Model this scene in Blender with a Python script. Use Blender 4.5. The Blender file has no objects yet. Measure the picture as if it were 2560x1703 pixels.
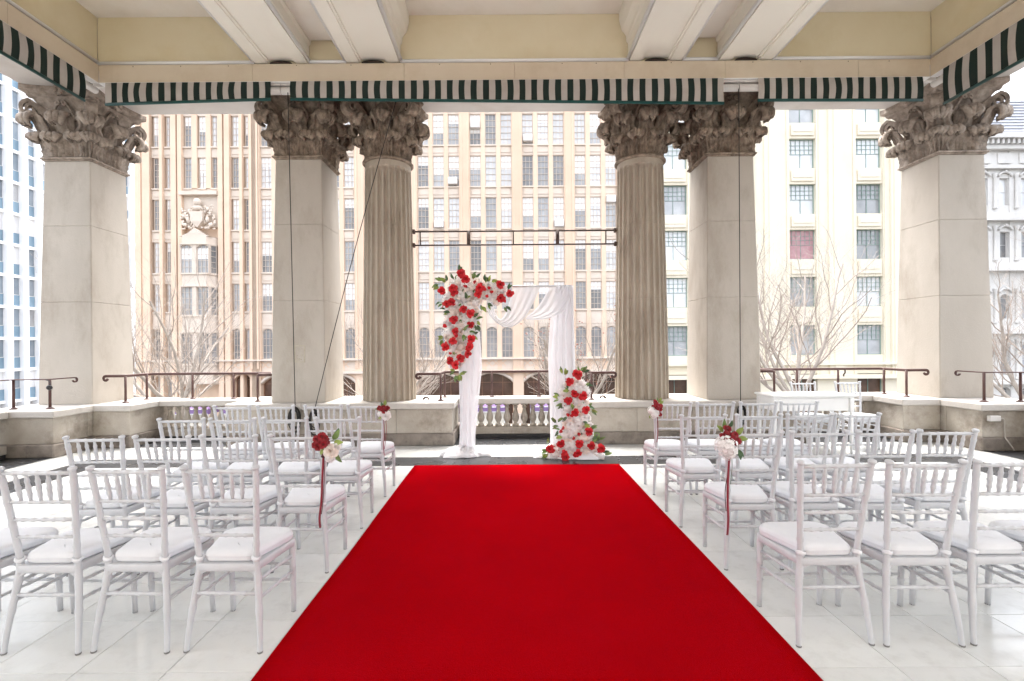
import bpy, bmesh, math, random
from mathutils import Vector, Matrix, noise as mnoise
R = math.radians
PI = math.pi
random.seed(7)
scene = bpy.context.scene
C = scene.collection

# ------------------------------------------------------------------ camera
cam_d = bpy.data.cameras.new('camera')
cam_d.sensor_width = 36.0
cam_d.lens = 17.0
cam_d.shift_x = 0.00586
cam_d.shift_y = 0.0041
cam_d.clip_start = 0.05
cam_d.clip_end = 2000
cam = bpy.data.objects.new('camera', cam_d)
cam.location = (-0.155, 0.0, 1.55)
cam.rotation_euler = (R(90), 0.0075, 0)
C.objects.link(cam)
scene.camera = cam

# ------------------------------------------------------------------ sky and sun (bright overcast)
SUN_EL, SUN_AZ = 70.0, 352.0          # azimuth clockwise from +Y: high over the street, veiled by cloud
w = bpy.data.worlds.new('World'); scene.world = w; w.use_nodes = True
nt = w.node_tree; nt.nodes.clear()
sky = nt.nodes.new('ShaderNodeTexSky'); sky.sky_type = 'NISHITA'; sky.sun_disc = False
sky.sun_elevation = R(SUN_EL); sky.sun_rotation = R(SUN_AZ)
sky.air_density = 1.0; sky.dust_density = 6.0; sky.ozone_density = 1.0
hs = nt.nodes.new('ShaderNodeHueSaturation'); hs.inputs['Saturation'].default_value = 0.32
bg = nt.nodes.new('ShaderNodeBackground'); bg.inputs['Strength'].default_value = 0.15
wo = nt.nodes.new('ShaderNodeOutputWorld')
nt.links.new(sky.outputs[0], hs.inputs['Color']); nt.links.new(hs.outputs[0], bg.inputs[0]); nt.links.new(bg.outputs[0], wo.inputs[0])
sl = bpy.data.lights.new('sun', 'SUN'); sl.energy = 0.5; sl.angle = R(40); sl.color = (1.0, 0.96, 0.9)
so = bpy.data.objects.new('sun', sl); C.objects.link(so)
sd = Vector((math.sin(R(SUN_AZ)) * math.cos(R(SUN_EL)), math.cos(R(SUN_AZ)) * math.cos(R(SUN_EL)), math.sin(R(SUN_EL))))
so.rotation_euler = sd.to_track_quat('Z', 'Y').to_euler(); so.location = sd * 60

scene.view_settings.view_transform = 'Standard'
scene.view_settings.look = 'None'
scene.view_settings.exposure = 2.9
scene.view_settings.gamma = 1.0
scene.view_settings.use_curve_mapping = False
scene.render.engine = 'CYCLES'
scene.cycles.use_denoising = True
scene.cycles.max_bounces = 10
scene.cycles.diffuse_bounces = 6
scene.cycles.transparent_max_bounces = 12

# ------------------------------------------------------------------ materials
MATS = {}
def pmat(name, c1, c2=None, scale=3.0, rough=0.6, bump=0.0, bscale=60.0, stain=None, sscale=1.2, samount=0.5,
         stretch=(1, 1, 1), spec=0.5, sheen=0.0, rnd=0.0, metallic=0.0, detail=6.0, rvar=0.0, fine=0.0, coords='Position',
         sheen_tint=None):
    m = bpy.data.materials.new(name); m.use_nodes = True
    n = m.node_tree.nodes; l = m.node_tree.links
    b = n['Principled BSDF']
    b.inputs['Roughness'].default_value = rough
    b.inputs['Metallic'].default_value = metallic
    b.inputs['Specular IOR Level'].default_value = spec
    if sheen:
        b.inputs['Sheen Weight'].default_value = sheen
        b.inputs['Sheen Roughness'].default_value = 0.28 if name == 'carpet' else 0.5
        if sheen_tint: b.inputs['Sheen Tint'].default_value = (*sheen_tint, 1)
    geo = n.new('ShaderNodeNewGeometry')
    mp = n.new('ShaderNodeMapping'); mp.inputs['Scale'].default_value = stretch
    l.new(geo.outputs['Position'], mp.inputs['Vector'])
    vec = mp.outputs[0]
    col = None
    def mix(f, a, bb):
        x = n.new('ShaderNodeMix'); x.data_type = 'RGBA'
        if isinstance(f, float): x.inputs[0].default_value = f
        else: l.new(f, x.inputs[0])
        for i, v in ((6, a), (7, bb)):
            if isinstance(v, tuple): x.inputs[i].default_value = (*v, 1)
            else: l.new(v, x.inputs[i])
        return x.outputs[2]
    if c2 is not None:
        nz = n.new('ShaderNodeTexNoise'); nz.inputs['Scale'].default_value = scale; nz.inputs['Detail'].default_value = detail
        nz.inputs['Roughness'].default_value = 0.6
        l.new(vec, nz.inputs['Vector'])
        rp = n.new('ShaderNodeMapRange'); rp.inputs['From Min'].default_value = 0.3; rp.inputs['From Max'].default_value = 0.7
        l.new(nz.outputs[0], rp.inputs[0])
        col = mix(rp.outputs[0], c1, c2)
    else:
        col = c1
    if stain is not None:
        nz = n.new('ShaderNodeTexNoise'); nz.inputs['Scale'].default_value = sscale; nz.inputs['Detail'].default_value = 9
        nz.inputs['Roughness'].default_value = 0.68
        l.new(vec, nz.inputs['Vector'])
        rp = n.new('ShaderNodeMapRange'); rp.inputs['From Min'].default_value = 0.5; rp.inputs['From Max'].default_value = 0.72
        rp.inputs['To Max'].default_value = samount
        l.new(nz.outputs[0], rp.inputs[0])
        col = mix(rp.outputs[0], col, stain)
    if fine:
        nz = n.new('ShaderNodeTexNoise'); nz.inputs['Scale'].default_value = 180; nz.inputs['Detail'].default_value = 2
        l.new(geo.outputs['Position'], nz.inputs['Vector'])
        rp = n.new('ShaderNodeMapRange'); rp.inputs['To Min'].default_value = 1 - fine; rp.inputs['To Max'].default_value = 1 + fine
        l.new(nz.outputs[0], rp.inputs[0])
        mm = n.new('ShaderNodeMix'); mm.data_type = 'RGBA'; mm.blend_type = 'MULTIPLY'; mm.inputs[0].default_value = 1
        if isinstance(col, tuple): mm.inputs[6].default_value = (*col, 1)
        else: l.new(col, mm.inputs[6])
        l.new(rp.outputs[0], mm.inputs[7]); col = mm.outputs[2]
    if rnd:
        oi = n.new('ShaderNodeObjectInfo')
        rp = n.new('ShaderNodeMapRange'); rp.inputs['To Min'].default_value = 1 - rnd; rp.inputs['To Max'].default_value = 1 + rnd
        l.new(oi.outputs['Random'], rp.inputs[0])
        mm = n.new('ShaderNodeMix'); mm.data_type = 'RGBA'; mm.blend_type = 'MULTIPLY'; mm.inputs[0].default_value = 1
        if isinstance(col, tuple): mm.inputs[6].default_value = (*col, 1)
        else: l.new(col, mm.inputs[6])
        l.new(rp.outputs[0], mm.inputs[7]); col = mm.outputs[2]
    if isinstance(col, tuple): b.inputs['Base Color'].default_value = (*col, 1)
    else: l.new(col, b.inputs['Base Color'])
    if rvar:
        nz = n.new('ShaderNodeTexNoise'); nz.inputs['Scale'].default_value = 2.3; nz.inputs['Detail'].default_value = 8
        l.new(geo.outputs['Position'], nz.inputs['Vector'])
        rp = n.new('ShaderNodeMapRange'); rp.inputs['From Min'].default_value = .3; rp.inputs['From Max'].default_value = .7
        rp.inputs['To Min'].default_value = max(.02, rough - rvar); rp.inputs['To Max'].default_value = rough + rvar
        l.new(nz.outputs[0], rp.inputs[0]); l.new(rp.outputs[0], b.inputs['Roughness'])
    if bump:
        nz = n.new('ShaderNodeTexNoise'); nz.inputs['Scale'].default_value = bscale; nz.inputs['Detail'].default_value = 5
        l.new(geo.outputs['Position'], nz.inputs['Vector'])
        bp = n.new('ShaderNodeBump'); bp.inputs['Strength'].default_value = bump; bp.inputs['Distance'].default_value = 0.01
        l.new(nz.outputs[0], bp.inputs['Height']); l.new(bp.outputs[0], b.inputs['Normal'])
    MATS[name] = m
    return m

pmat('pier_stone', (.405, .365, .315), (.49, .45, .395), 1.2, .85, .25, 45, stain=(.28, .235, .185), sscale=1.5, samount=.65, stretch=(1, 1, .45), fine=.1)
pmat('column_stone', (.35, .30, .24), (.455, .40, .33), 3.2, .88, .35, 40, stain=(.19, .15, .11), sscale=2.6, samount=.65, stretch=(1, 1, .35), fine=.12)
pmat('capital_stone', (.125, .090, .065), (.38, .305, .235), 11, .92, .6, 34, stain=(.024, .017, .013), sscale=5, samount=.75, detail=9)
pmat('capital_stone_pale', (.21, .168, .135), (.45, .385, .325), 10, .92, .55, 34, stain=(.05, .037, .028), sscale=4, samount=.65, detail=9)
pmat('parapet_stone', (.34, .30, .25), (.46, .42, .365), 2.6, .9, .4, 35, stain=(.13, .10, .072), sscale=2.0, samount=.8, fine=.12)
pmat('cap_stone', (.45, .42, .385), (.53, .50, .465), 3, .85, .3, 40, stain=(.26, .225, .19), sscale=3.0, samount=.5, fine=.08)
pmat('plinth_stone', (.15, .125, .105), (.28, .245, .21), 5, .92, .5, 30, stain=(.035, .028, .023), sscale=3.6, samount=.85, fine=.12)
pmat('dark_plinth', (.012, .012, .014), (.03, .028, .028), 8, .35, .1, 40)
pmat('tile_white', (.68, .69, .67), (.76, .77, .75), 1.8, .13, .02, 30, stain=(.54, .54, .515), sscale=7, samount=.5, rnd=.045, rvar=.08, fine=.03)
pmat('tile_cream', (.52, .525, .505), (.60, .605, .585), 2.4, .16, .02, 30, stain=(.44, .44, .41), sscale=5, samount=.4, rnd=.05, rvar=.06)
pmat('granite', (.022, .024, .028), (.06, .062, .066), 60, .30, .0, 30, stain=(.10, .10, .10), sscale=9, samount=.35, rnd=.12, rvar=.08, spec=.3)
pmat('grout', (.17, .165, .155), None, rough=.9)
pmat('carpet', (.37, .0003, .0004), (.42, .0004, .0006), 1.6, 1.0, .9, 300, stain=(.46, .002, .006), sscale=1.1, samount=.35, sheen=.085, sheen_tint=(1, .08, .34), spec=.0, fine=.35)
pmat('chair_paint', (.56, .57, .595), (.60, .61, .635), 9, .28, .05, 80)
pmat('cushion', (.74, .755, .79), (.78, .795, .825), 14, .9, .18, 260, sheen=.1)
pmat('table_paint', (.80, .80, .79), (.83, .83, .82), 6, .3, .03, 60)
pmat('ceiling_paint', (.72, .68, .62), (.76, .725, .67), 1.2, .75, .05, 50, stain=(.58, .52, .42), sscale=1.5, samount=.3)
pmat('beam_paint', (.75, .72, .635), (.78, .75, .67), 1.3, .6, .04, 40, stain=(.60, .55, .44), sscale=1.6, samount=.35, stretch=(1, .3, 1))
pmat('coffer_yellow', (.64, .565, .385), (.69, .625, .455), .9, .7, .04, 40, stain=(.56, .46, .25), sscale=1.1, samount=.45)
pmat('fascia_paint', (.58, .49, .37), (.63, .55, .43), 1.3, .55, .04, 50, stain=(.40, .30, .17), sscale=1.4, samount=.4)
pmat('white_tube', (.78, .78, .77), None, rough=.35)
pmat('soffit_paint', (.56, .53, .50), (.60, .575, .55), 1.5, .8, .08, 40, stain=(.42, .36, .30), sscale=1.2, samount=.4)
pmat('gap_shade', (.02, .015, .011), (.045, .032, .022), 12, .95)  # near-black colour for the shade inside the beam-end gaps
pmat('awning_green', (.001, .011, .0075), (.0015, .016, .011), 5, .8, .2, 90)
pmat('awning_white', (.40, .365, .335), (.48, .445, .41), 3, .8, .2, 90, stain=(.30, .24, .18), sscale=2.4, samount=.5)
pmat('awning_bar', (.0, .055, .05), None, rough=.35)
pmat('awning_case', (.66, .63, .60), (.70, .68, .65), 4, .5)
pmat('rail_brown', (.055, .022, .018), (.09, .038, .03), 9, .55, .2, 60, stain=(.03, .013, .011), sscale=9, samount=.6)
pmat('iron_brown', (.045, .026, .02), (.08, .048, .036), 7, .6, .2, 60)
pmat('black_cord', (.015, .013, .012), None, rough=.7)
pmat('black_plastic', (.02, .02, .022), None, rough=.4)
pmat('white_plastic', (.66, .63, .60), (.70, .68, .65), 9, .45)
pmat('conduit_grey', (.42, .38, .34), None, rough=.6)
pmat('red_petal', (.50, .003, .010), (.62, .008, .016), 25, .6, .1, 120, sheen=.3, rnd=.14, sheen_tint=(1, .4, .4))
pmat('dark_red_petal', (.22, .002, .008), (.33, .004, .012), 25, .6, .1, 120, sheen=.2, rnd=.14)
pmat('white_petal', (.82, .80, .79), (.87, .85, .84), 30, .65, .05, 120, rnd=.04)
pmat('blush_petal', (.84, .72, .65), (.87, .79, .73), 30, .65, .05, 120, rnd=.06)
pmat('berry', (.45, .02, .015), None, rough=.35)
pmat('leaf_green', (.10, .19, .05), (.19, .28, .09), 20, .5, .1, 90, rnd=.35)
pmat('leaf_dark', (.04, .095, .035), (.075, .14, .06), 20, .5, .1, 90, rnd=.3)
pmat('leaf_lime', (.22, .30, .05), (.28, .36, .09), 20, .5, .1, 90, rnd=.25)
pmat('stem_brown', (.06, .03, .02), None, rough=.8)
pmat('ribbon_red', (.24, .004, .02), None, rough=.35, sheen=.3)
pmat('ribbon_dark', (.09, .02, .03), None, rough=.5)
pmat('arch_metal', (.6, .6, .6), None, rough=.35, metallic=.6)
pmat('asphalt', (.045, .045, .047), (.065, .065, .066), 1.5, .9, .4, 60, stain=(.03, .03, .03), sscale=.3, samount=.6)
pmat('paving', (.22, .21, .20), (.28, .27, .26), 2, .85, .3, 30, stain=(.15, .14, .13), sscale=1, samount=.5)
pmat('road_paint', (.7, .7, .68), None, rough=.7)
pmat('apricot', (.64, .478, .355), (.72, .555, .425), .35, .85, .3, 12, stain=(.56, .41, .30), sscale=.5, samount=.45, fine=.05)
pmat('mortar', (.50, .46, .37), (.40, .36, .28), 14, .9, .5, 30)
pmat('rubber', (.22, .215, .21), None, rough=.8)
pmat('apricot_pale', (.60, .515, .435), (.67, .585, .50), .6, .85, .3, 10, stain=(.50, .41, .335), sscale=.8, samount=.5)
pmat('cream_wall', (.68, .625, .50), (.73, .675, .555), .4, .8, .2, 12, stain=(.61, .55, .43), sscale=.5, samount=.35)
pmat('cream_trim', (.66, .60, .47), (.71, .65, .53), .8, .8, .2, 12)
pmat('white_wall', (.53, .515, .49), (.62, .605, .58), .5, .8, .3, 10, stain=(.38, .365, .35), sscale=.7, samount=.5)
pmat('fin_white', (0.735, 0.752, 0.77), (0.8, 0.8, 0.8), .5, .6)
pmat('grey_wall', (0.385, 0.394, 0.411), (0.49, 0.499, 0.516), .6, .8, .1, 8)
pmat('slate_roof', (0.263, 0.271, 0.298), (0.35, 0.359, 0.385), 2.5, .7, .4, 20, rnd=.08)
pmat('blue_panel', (0.145, 0.23, 0.306), (0.187, 0.281, 0.357), .8, .25, rnd=.12)
pmat('frame_brown', (.58, .50, .43), None, rough=.6)
pmat('frame_green', (.22, .31, .27), None, rough=.55)
pmat('frame_grey', (0.544, 0.527, 0.51), None, rough=.55)
pmat('glass_dark', (.16, .165, .17), (.28, .28, .28), .9, .06, rnd=.3, spec=.6)
pmat('glass_mid', (.28, .29, .30), (.42, .43, .44), .8, .07, rnd=.25, spec=.6)
pmat('glass_light', (.55, .57, .585), (.70, .71, .72), .7, .12, rnd=.12, spec=.6)
pmat('glass_blue', (0.153, 0.196, 0.238), (0.255, 0.289, 0.323), .5, .08, rnd=.2, spec=.6)
pmat('shop_dark', (0.051, 0.0306, 0.0204), (0.136, 0.0765, 0.051), .9, .2, rnd=.3)
pmat('wood_brown', (0.221, 0.102, 0.0544), (0.306, 0.153, 0.085), 3, .5)
pmat('blind', (.78, .78, .77), None, rough=.8)
pmat('curtain_red', (.36, .19, .21), (.44, .27, .28), 3, .8)
pmat('purple', (.17, .10, .23), (.21, .13, .27), 1, .55)
pmat('canopy_white', (.75, .75, .75), None, rough=.6)
pmat('canopy_cream', (.62, .58, .50), None, rough=.7)
pmat('bark', (.30, .265, .23), (.42, .38, .34), 3.5, .85, .3, 30, stain=(.20, .17, .145), sscale=2.5, samount=.6)
pmat('twig', (.27, .225, .19), (.38, .33, .29), 4, .85)
pmat('seed', (.30, .12, .09), None, rough=.9)

def cloth_material():
    m = bpy.data.materials.new('sheer_cloth'); m.use_nodes = True
    n = m.node_tree.nodes; l = m.node_tree.links
    n.remove(n['Principled BSDF']); out = n['Material Output']
    d = n.new('ShaderNodeBsdfDiffuse'); d.inputs[0].default_value = (.76, .76, .79, 1)
    t = n.new('ShaderNodeBsdfTranslucent'); t.inputs[0].default_value = (.76, .76, .79, 1)
    tr = n.new('ShaderNodeBsdfTransparent'); tr.inputs[0].default_value = (1, 1, 1, 1)
    m1 = n.new('ShaderNodeMixShader'); m1.inputs[0].default_value = .42
    m2 = n.new('ShaderNodeMixShader'); m2.inputs[0].default_value = .14
    l.new(d.outputs[0], m1.inputs[1]); l.new(t.outputs[0], m1.inputs[2])
    l.new(m1.outputs[0], m2.inputs[1]); l.new(tr.outputs[0], m2.inputs[2]); l.new(m2.outputs[0], out.inputs[0])
    MATS['sheer_cloth'] = m
cloth_material()
pmat('white_cloth', (.72, .72, .75), (.77, .77, .79), 10, .85, .1, 100, sheen=.2)

# ------------------------------------------------------------------ mesh helpers
class MB:
    def __init__(self): self.v = []; self.f = []; self.mi = []; self.sm = []
    def add(self, vs, fs, mi=0, smooth=False):
        o = len(self.v); self.v.extend([tuple(p) for p in vs])
        for f in fs:
            self.f.append(tuple(i + o for i in f)); self.mi.append(mi); self.sm.append(smooth)
        return self
    def box(self, x0, x1, y0, y1, z0, z1, mi=0):
        vs = [(x0, y0, z0), (x1, y0, z0), (x1, y1, z0), (x0, y1, z0), (x0, y0, z1), (x1, y0, z1), (x1, y1, z1), (x0, y1, z1)]
        return self.add(vs, [(0, 3, 2, 1), (4, 5, 6, 7), (0, 1, 5, 4), (1, 2, 6, 5), (2, 3, 7, 6), (3, 0, 4, 7)], mi)
    def bbox(self, x0, x1, y0, y1, z0, z1, b=.01, mi=0):
        """box with chamfered edges"""
        vs = []; idx = {}
        for sx in (0, 1):
            for sy in (0, 1):
                for sz in (0, 1):
                    X = (x0, x1)[sx]; Y = (y0, y1)[sy]; Z = (z0, z1)[sz]
                    dx = b if sx == 0 else -b; dy = b if sy == 0 else -b; dz = b if sz == 0 else -b
                    for k, p in enumerate(((X, Y + dy, Z + dz), (X + dx, Y, Z + dz), (X + dx, Y + dy, Z))):
                        idx[(sx, sy, sz, k)] = len(vs); vs.append(p)
        I = lambda *a: idx[a]
        fs = []
        for s in (0, 1):
            a = [I(s, 0, 0, 0), I(s, 1, 0, 0), I(s, 1, 1, 0), I(s, 0, 1, 0)]; fs.append(a if s else a[::-1])
            a = [I(0, s, 0, 1), I(1, s, 0, 1), I(1, s, 1, 1), I(0, s, 1, 1)]; fs.append(a[::-1] if s else a)
            a = [I(0, 0, s, 2), I(1, 0, s, 2), I(1, 1, s, 2), I(0, 1, s, 2)]; fs.append(a if s else a[::-1])
        for a in (0, 1):
            for c in (0, 1):
                fs.append([I(a, c, 0, 0), I(a, c, 1, 0), I(a, c, 1, 1), I(a, c, 0, 1)])
                fs.append([I(a, 0, c, 0), I(a, 1, c, 0), I(a, 1, c, 2), I(a, 0, c, 2)])
                fs.append([I(0, a, c, 1), I(1, a, c, 1), I(1, a, c, 2), I(0, a, c, 2)])
        for a in (0, 1):
            for c in (0, 1):
                for e in (0, 1):
                    fs.append([I(a, c, e, 0), I(a, c, e, 1), I(a, c, e, 2)])
        return self.add(vs, fs, mi)
    def tube(self, pts, rad, n=8, mi=0, smooth=True, caps=True, flat=None):
        """tube along a polyline; rad = float or list; flat=(a,b) scales the two cross axes"""
        P = [Vector(p) for p in pts]; N = len(P)
        if not hasattr(rad, '__len__'): rad = [rad] * N
        vs = []; ref = None
        for i in range(N):
            t = (P[min(i + 1, N - 1)] - P[max(i - 1, 0)])
            t = t.normalized() if t.length > 1e-9 else Vector((0, 0, 1))
            if ref is None:
                ref = Vector((0, 0, 1)) if abs(t.z) < .9 else Vector((0, 1, 0))
            a = (ref - t * ref.dot(t))
            if a.length < 1e-6: a = t.orthogonal()
            a.normalize(); b = t.cross(a); ref = a
            fa, fb = flat or (1, 1)
            for k in range(n):
                an = 2 * PI * k / n
                vs.append(P[i] + a * (math.cos(an) * rad[i] * fa) + b * (math.sin(an) * rad[i] * fb))
        fs = []
        for i in range(N - 1):
            for k in range(n):
                fs.append((i * n + k, i * n + (k + 1) % n, (i + 1) * n + (k + 1) % n, (i + 1) * n + k))
        self.add(vs, fs, mi, smooth)
        if caps:
            o = len(self.v) - len(vs)
            self.f.append(tuple(o + k for k in range(n))[::-1]); self.mi.append(mi); self.sm.append(False)
            self.f.append(tuple(o + (N - 1) * n + k for k in range(n))); self.mi.append(mi); self.sm.append(False)
        return self
    def lathe(self, prof, n=16, c=(0, 0, 0), mi=0, smooth=True):
        vs = [(c[0] + r * math.cos(2 * PI * k / n), c[1] + r * math.sin(2 * PI * k / n), c[2] + z) for r, z in prof for k in range(n)]
        fs = [(i * n + k, i * n + (k + 1) % n, (i + 1) * n + (k + 1) % n, (i + 1) * n + k) for i in range(len(prof) - 1) for k in range(n)]
        o = len(self.v); self.add(vs, fs, mi, smooth)
        self.f.append(tuple(o + k for k in range(n))[::-1]); self.mi.append(mi); self.sm.append(False)
        self.f.append(tuple(o + (len(prof) - 1) * n + k for k in range(n))); self.mi.append(mi); self.sm.append(False)
        return self
    def grid(self, fn, nu, nv, mi=0, smooth=True, closed=False):
        vs = [fn(i / (nu - 1), j / (nv - 1)) for j in range(nv) for i in range(nu)]
        fs = [(j * nu + i, j * nu + i + 1, (j + 1) * nu + i + 1, (j + 1) * nu + i) for j in range(nv - 1) for i in range(nu - 1)]
        return self.add(vs, fs, mi, smooth)
    def extrude_profile(self, prof, y0, y1, mi=0, axis='y'):
        """closed (x,z) outline extruded along y"""
        n = len(prof)
        if axis == 'y': vs = [(x, y0, z) for x, z in prof] + [(x, y1, z) for x, z in prof]
        else: vs = [(y0, x, z) for x, z in prof] + [(y1, x, z) for x, z in prof]
        fs = [(i, (i + 1) % n, n + (i + 1) % n, n + i) for i in range(n)]
        fs.append(tuple(range(n))[::-1]); fs.append(tuple(range(n, 2 * n)))
        return self.add(vs, fs, mi)
    def sphere(self, c, r, n=6, mi=0, sq=(1, 1, 1)):
        prof = []
        vs = []; m = max(3, n // 2 + 1)
        vs.append((c[0], c[1], c[2] - r * sq[2]))
        for j in range(1, m):
            a = -PI / 2 + PI * j / m
            for k in range(n):
                b = 2 * PI * k / n
                vs.append((c[0] + r * sq[0] * math.cos(a) * math.cos(b), c[1] + r * sq[1] * math.cos(a) * math.sin(b), c[2] + r * sq[2] * math.sin(a)))
        vs.append((c[0], c[1], c[2] + r * sq[2])); T = len(vs) - 1
        fs = [(0, 1 + (k + 1) % n, 1 + k) for k in range(n)]
        for j in range(m - 2):
            for k in range(n):
                a = 1 + j * n
                fs.append((a + k, a + (k + 1) % n, a + n + (k + 1) % n, a + n + k))
        a = 1 + (m - 2) * n
        fs += [(a + k, a + (k + 1) % n, T) for k in range(n)]
        return self.add(vs, fs, mi, True)
    def mesh(self, name, mats, recalc=True):
        me = bpy.data.meshes.new(name)
        me.from_pydata(self.v, [], self.f)
        if isinstance(mats, str): mats = [mats]
        for m in mats: me.materials.append(MATS[m])
        me.polygons.foreach_set('material_index', self.mi)
        me.polygons.foreach_set('use_smooth', self.sm)
        if recalc:
            bm = bmesh.new(); bm.from_mesh(me); bmesh.ops.recalc_face_normals(bm, faces=bm.faces); bm.to_mesh(me); bm.free()
        me.update()
        return me

def ob(name, me, parent=None, loc=(0, 0, 0), rot=(0, 0, 0), scale=(1, 1, 1)):
    o = bpy.data.objects.new(name, me); C.objects.link(o)
    o.parent = parent; o.location = loc; o.rotation_euler = rot; o.scale = scale
    return o
def tag(o, label=None, cat=None, group=None, kind=None):
    if label: o['label'] = label
    if cat: o['category'] = cat
    if group: o['group'] = group
    if kind: o['kind'] = kind
    return o
def thing(name, label, cat, loc=(0, 0, 0), rotz=0, group=None):
    o = ob(name, None, None, loc, (0, 0, rotz)); o.empty_display_size = .1
    return tag(o, label, cat, group)
def copy_tree(o, parent=None):
    c = o.copy(); C.objects.link(c); c.parent = parent
    for ch in list(o.children): copy_tree(ch, c)
    return c
CUBES = {}
def bo(name, mat, parent, x0, x1, y0, y1, z0, z1):
    """a box part that shares one unit-cube mesh per material"""
    if mat not in CUBES: CUBES[mat] = MB().box(-.5, .5, -.5, .5, -.5, .5).mesh('unit_' + mat, mat)
    return ob(name, CUBES[mat], parent, ((x0 + x1) / 2, (y0 + y1) / 2, (z0 + z1) / 2), (0, 0, 0), (abs(x1 - x0), abs(y1 - y0), abs(z1 - z0)))
BB = {}
def bb(name, mat, parent, x0, x1, y0, y1, z0, z1, b=.008):
    """a chamfered stone block of its own size"""
    key = (mat, round(x1 - x0, 4), round(y1 - y0, 4), round(z1 - z0, 4), b)
    if key not in BB:
        BB[key] = MB().bbox(-key[1] / 2, key[1] / 2, -key[2] / 2, key[2] / 2, -key[3] / 2, key[3] / 2, b).mesh(name, mat)
    return ob(name, BB[key], parent, ((x0 + x1) / 2, (y0 + y1) / 2, (z0 + z1) / 2))
def lerp(a, b, t): return a + (b - a) * t
def catmull(pts, n):
    P = [Vector(p) for p in pts]; out = []
    m = len(P) - 1
    for i in range(n):
        t = i / (n - 1) * m; k = min(int(t), m - 1); f = t - k
        p0 = P[max(k - 1, 0)]; p1 = P[k]; p2 = P[k + 1]; p3 = P[min(k + 2, m)]
        out.append(.5 * ((2 * p1) + (p2 - p0) * f + (2 * p0 - 5 * p1 + 4 * p2 - p3) * f * f + (3 * p1 - p0 - 3 * p2 + p3) * f ** 3))
    return out

exec_sections = []
# ================================================================== TERRACE: floor
T = .435
floor = ob('floor', MB().box(-7.3, 7.3, -8, 8.6, -.6, -.012).mesh('floor', 'grout')); tag(floor, 'white polished tile floor of the open terrace', kind='structure')
tile_me = MB().bbox(-T / 2 + .0016, T / 2 - .0016, -T / 2 + .0016, T / 2 - .0016, -.02, 0, .0015).mesh('tile', 'tile_white')
YS, YE, XS = 6.22, 6.70, 5.47        # strip edges and half width of the tiled field
x0 = -2.22 - 7 * T
stuff = MB()
for j in range(32):
    yc = YS - T / 2 - j * T
    for i in range(-1, 26):
        xa = max(x0 + i * T, -XS); xb = min(x0 + (i + 1) * T, XS)
        if xb - xa < .05: continue
        full = abs((xb - xa) - T) < 1e-4
        if j < 10:
            if full: ob('tile', tile_me, floor, ((xa + xb) / 2, yc, 0))
            else: bb('tile', 'tile_white', floor, xa + .0012, xb - .0012, yc - T / 2 + .0012, yc + T / 2 - .0012, -.02, 0, .0015)
        else:
            stuff.box(xa + .0012, xb - .0012, yc - T / 2 + .0012, yc + T / 2 - .0012, -.02, 0)
tag(ob('tile_field', stuff.mesh('tile_field', 'tile_white'), floor), kind='stuff')
def strip(name, mat, label, xi, xo, yi, yo, step):
    r = tag(ob(name, MB().box(-.01, .01, yi, yi + .02, -.03, -.025).mesh(name, 'grout')), label, kind='structure')
    n = round(2 * xo / step)
    for i in range(n):
        a = -xo + i * 2 * xo / n
        bb('slab', mat, r, a + .001, a + 2 * xo / n - .001, yi + .001, yo - .001, -.02, 0, .0012)
    n = round((yi + 2) / (step * 1.6))
    for s in (-1, 1):
        for i in range(n):
            a = -2 + i * (yi + 2) / n
            xa, xb = sorted((s * xi, s * xo))
            bb('slab', mat, r, xa + .001, xb - .001, a + .001, a + (yi + 2) / n - .001, -.02, 0, .0012)
    return r
strip('dark_floor_band', 'granite', 'dark polished granite band around the tiled floor', XS, XS + .48, YS, YE, .87)
strip('pale_floor_border', 'tile_cream', 'pale stone border between the dark band and the parapet', XS + .48, 6.56, YE, 7.48, .87)
dk = ob('dark_recess_floor', MB().box(-.01, .01, 7.6, 7.62, -.03, -.025).mesh('dark_recess_floor', 'grout'))
tag(dk, 'dark granite floor in front of the balustrades', kind='structure')
for (a, b_, ya, yb) in ((-1.0, 1.0, 7.48, 8.1), (-5.98, -4.45, 7.48, 8.1), (4.45, 5.98, 7.48, 8.1)):
    n = max(2, round((b_ - a) / .43))
    for i in range(n):
        bb('slab', 'granite', dk, a + (b_ - a) * i / n + .001, a + (b_ - a) * (i + 1) / n - .001, ya + .001, yb, -.02, 0, .0012)
for s in (-1, 1):
    for i in range(8):
        y1 = 6.82 - i * .8
        xa, xb = sorted((s * 6.561, s * 7.28))
        bb('slab', 'granite', dk, xa, xb, y1 - .798, y1, -.02, 0, .0012)

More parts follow.
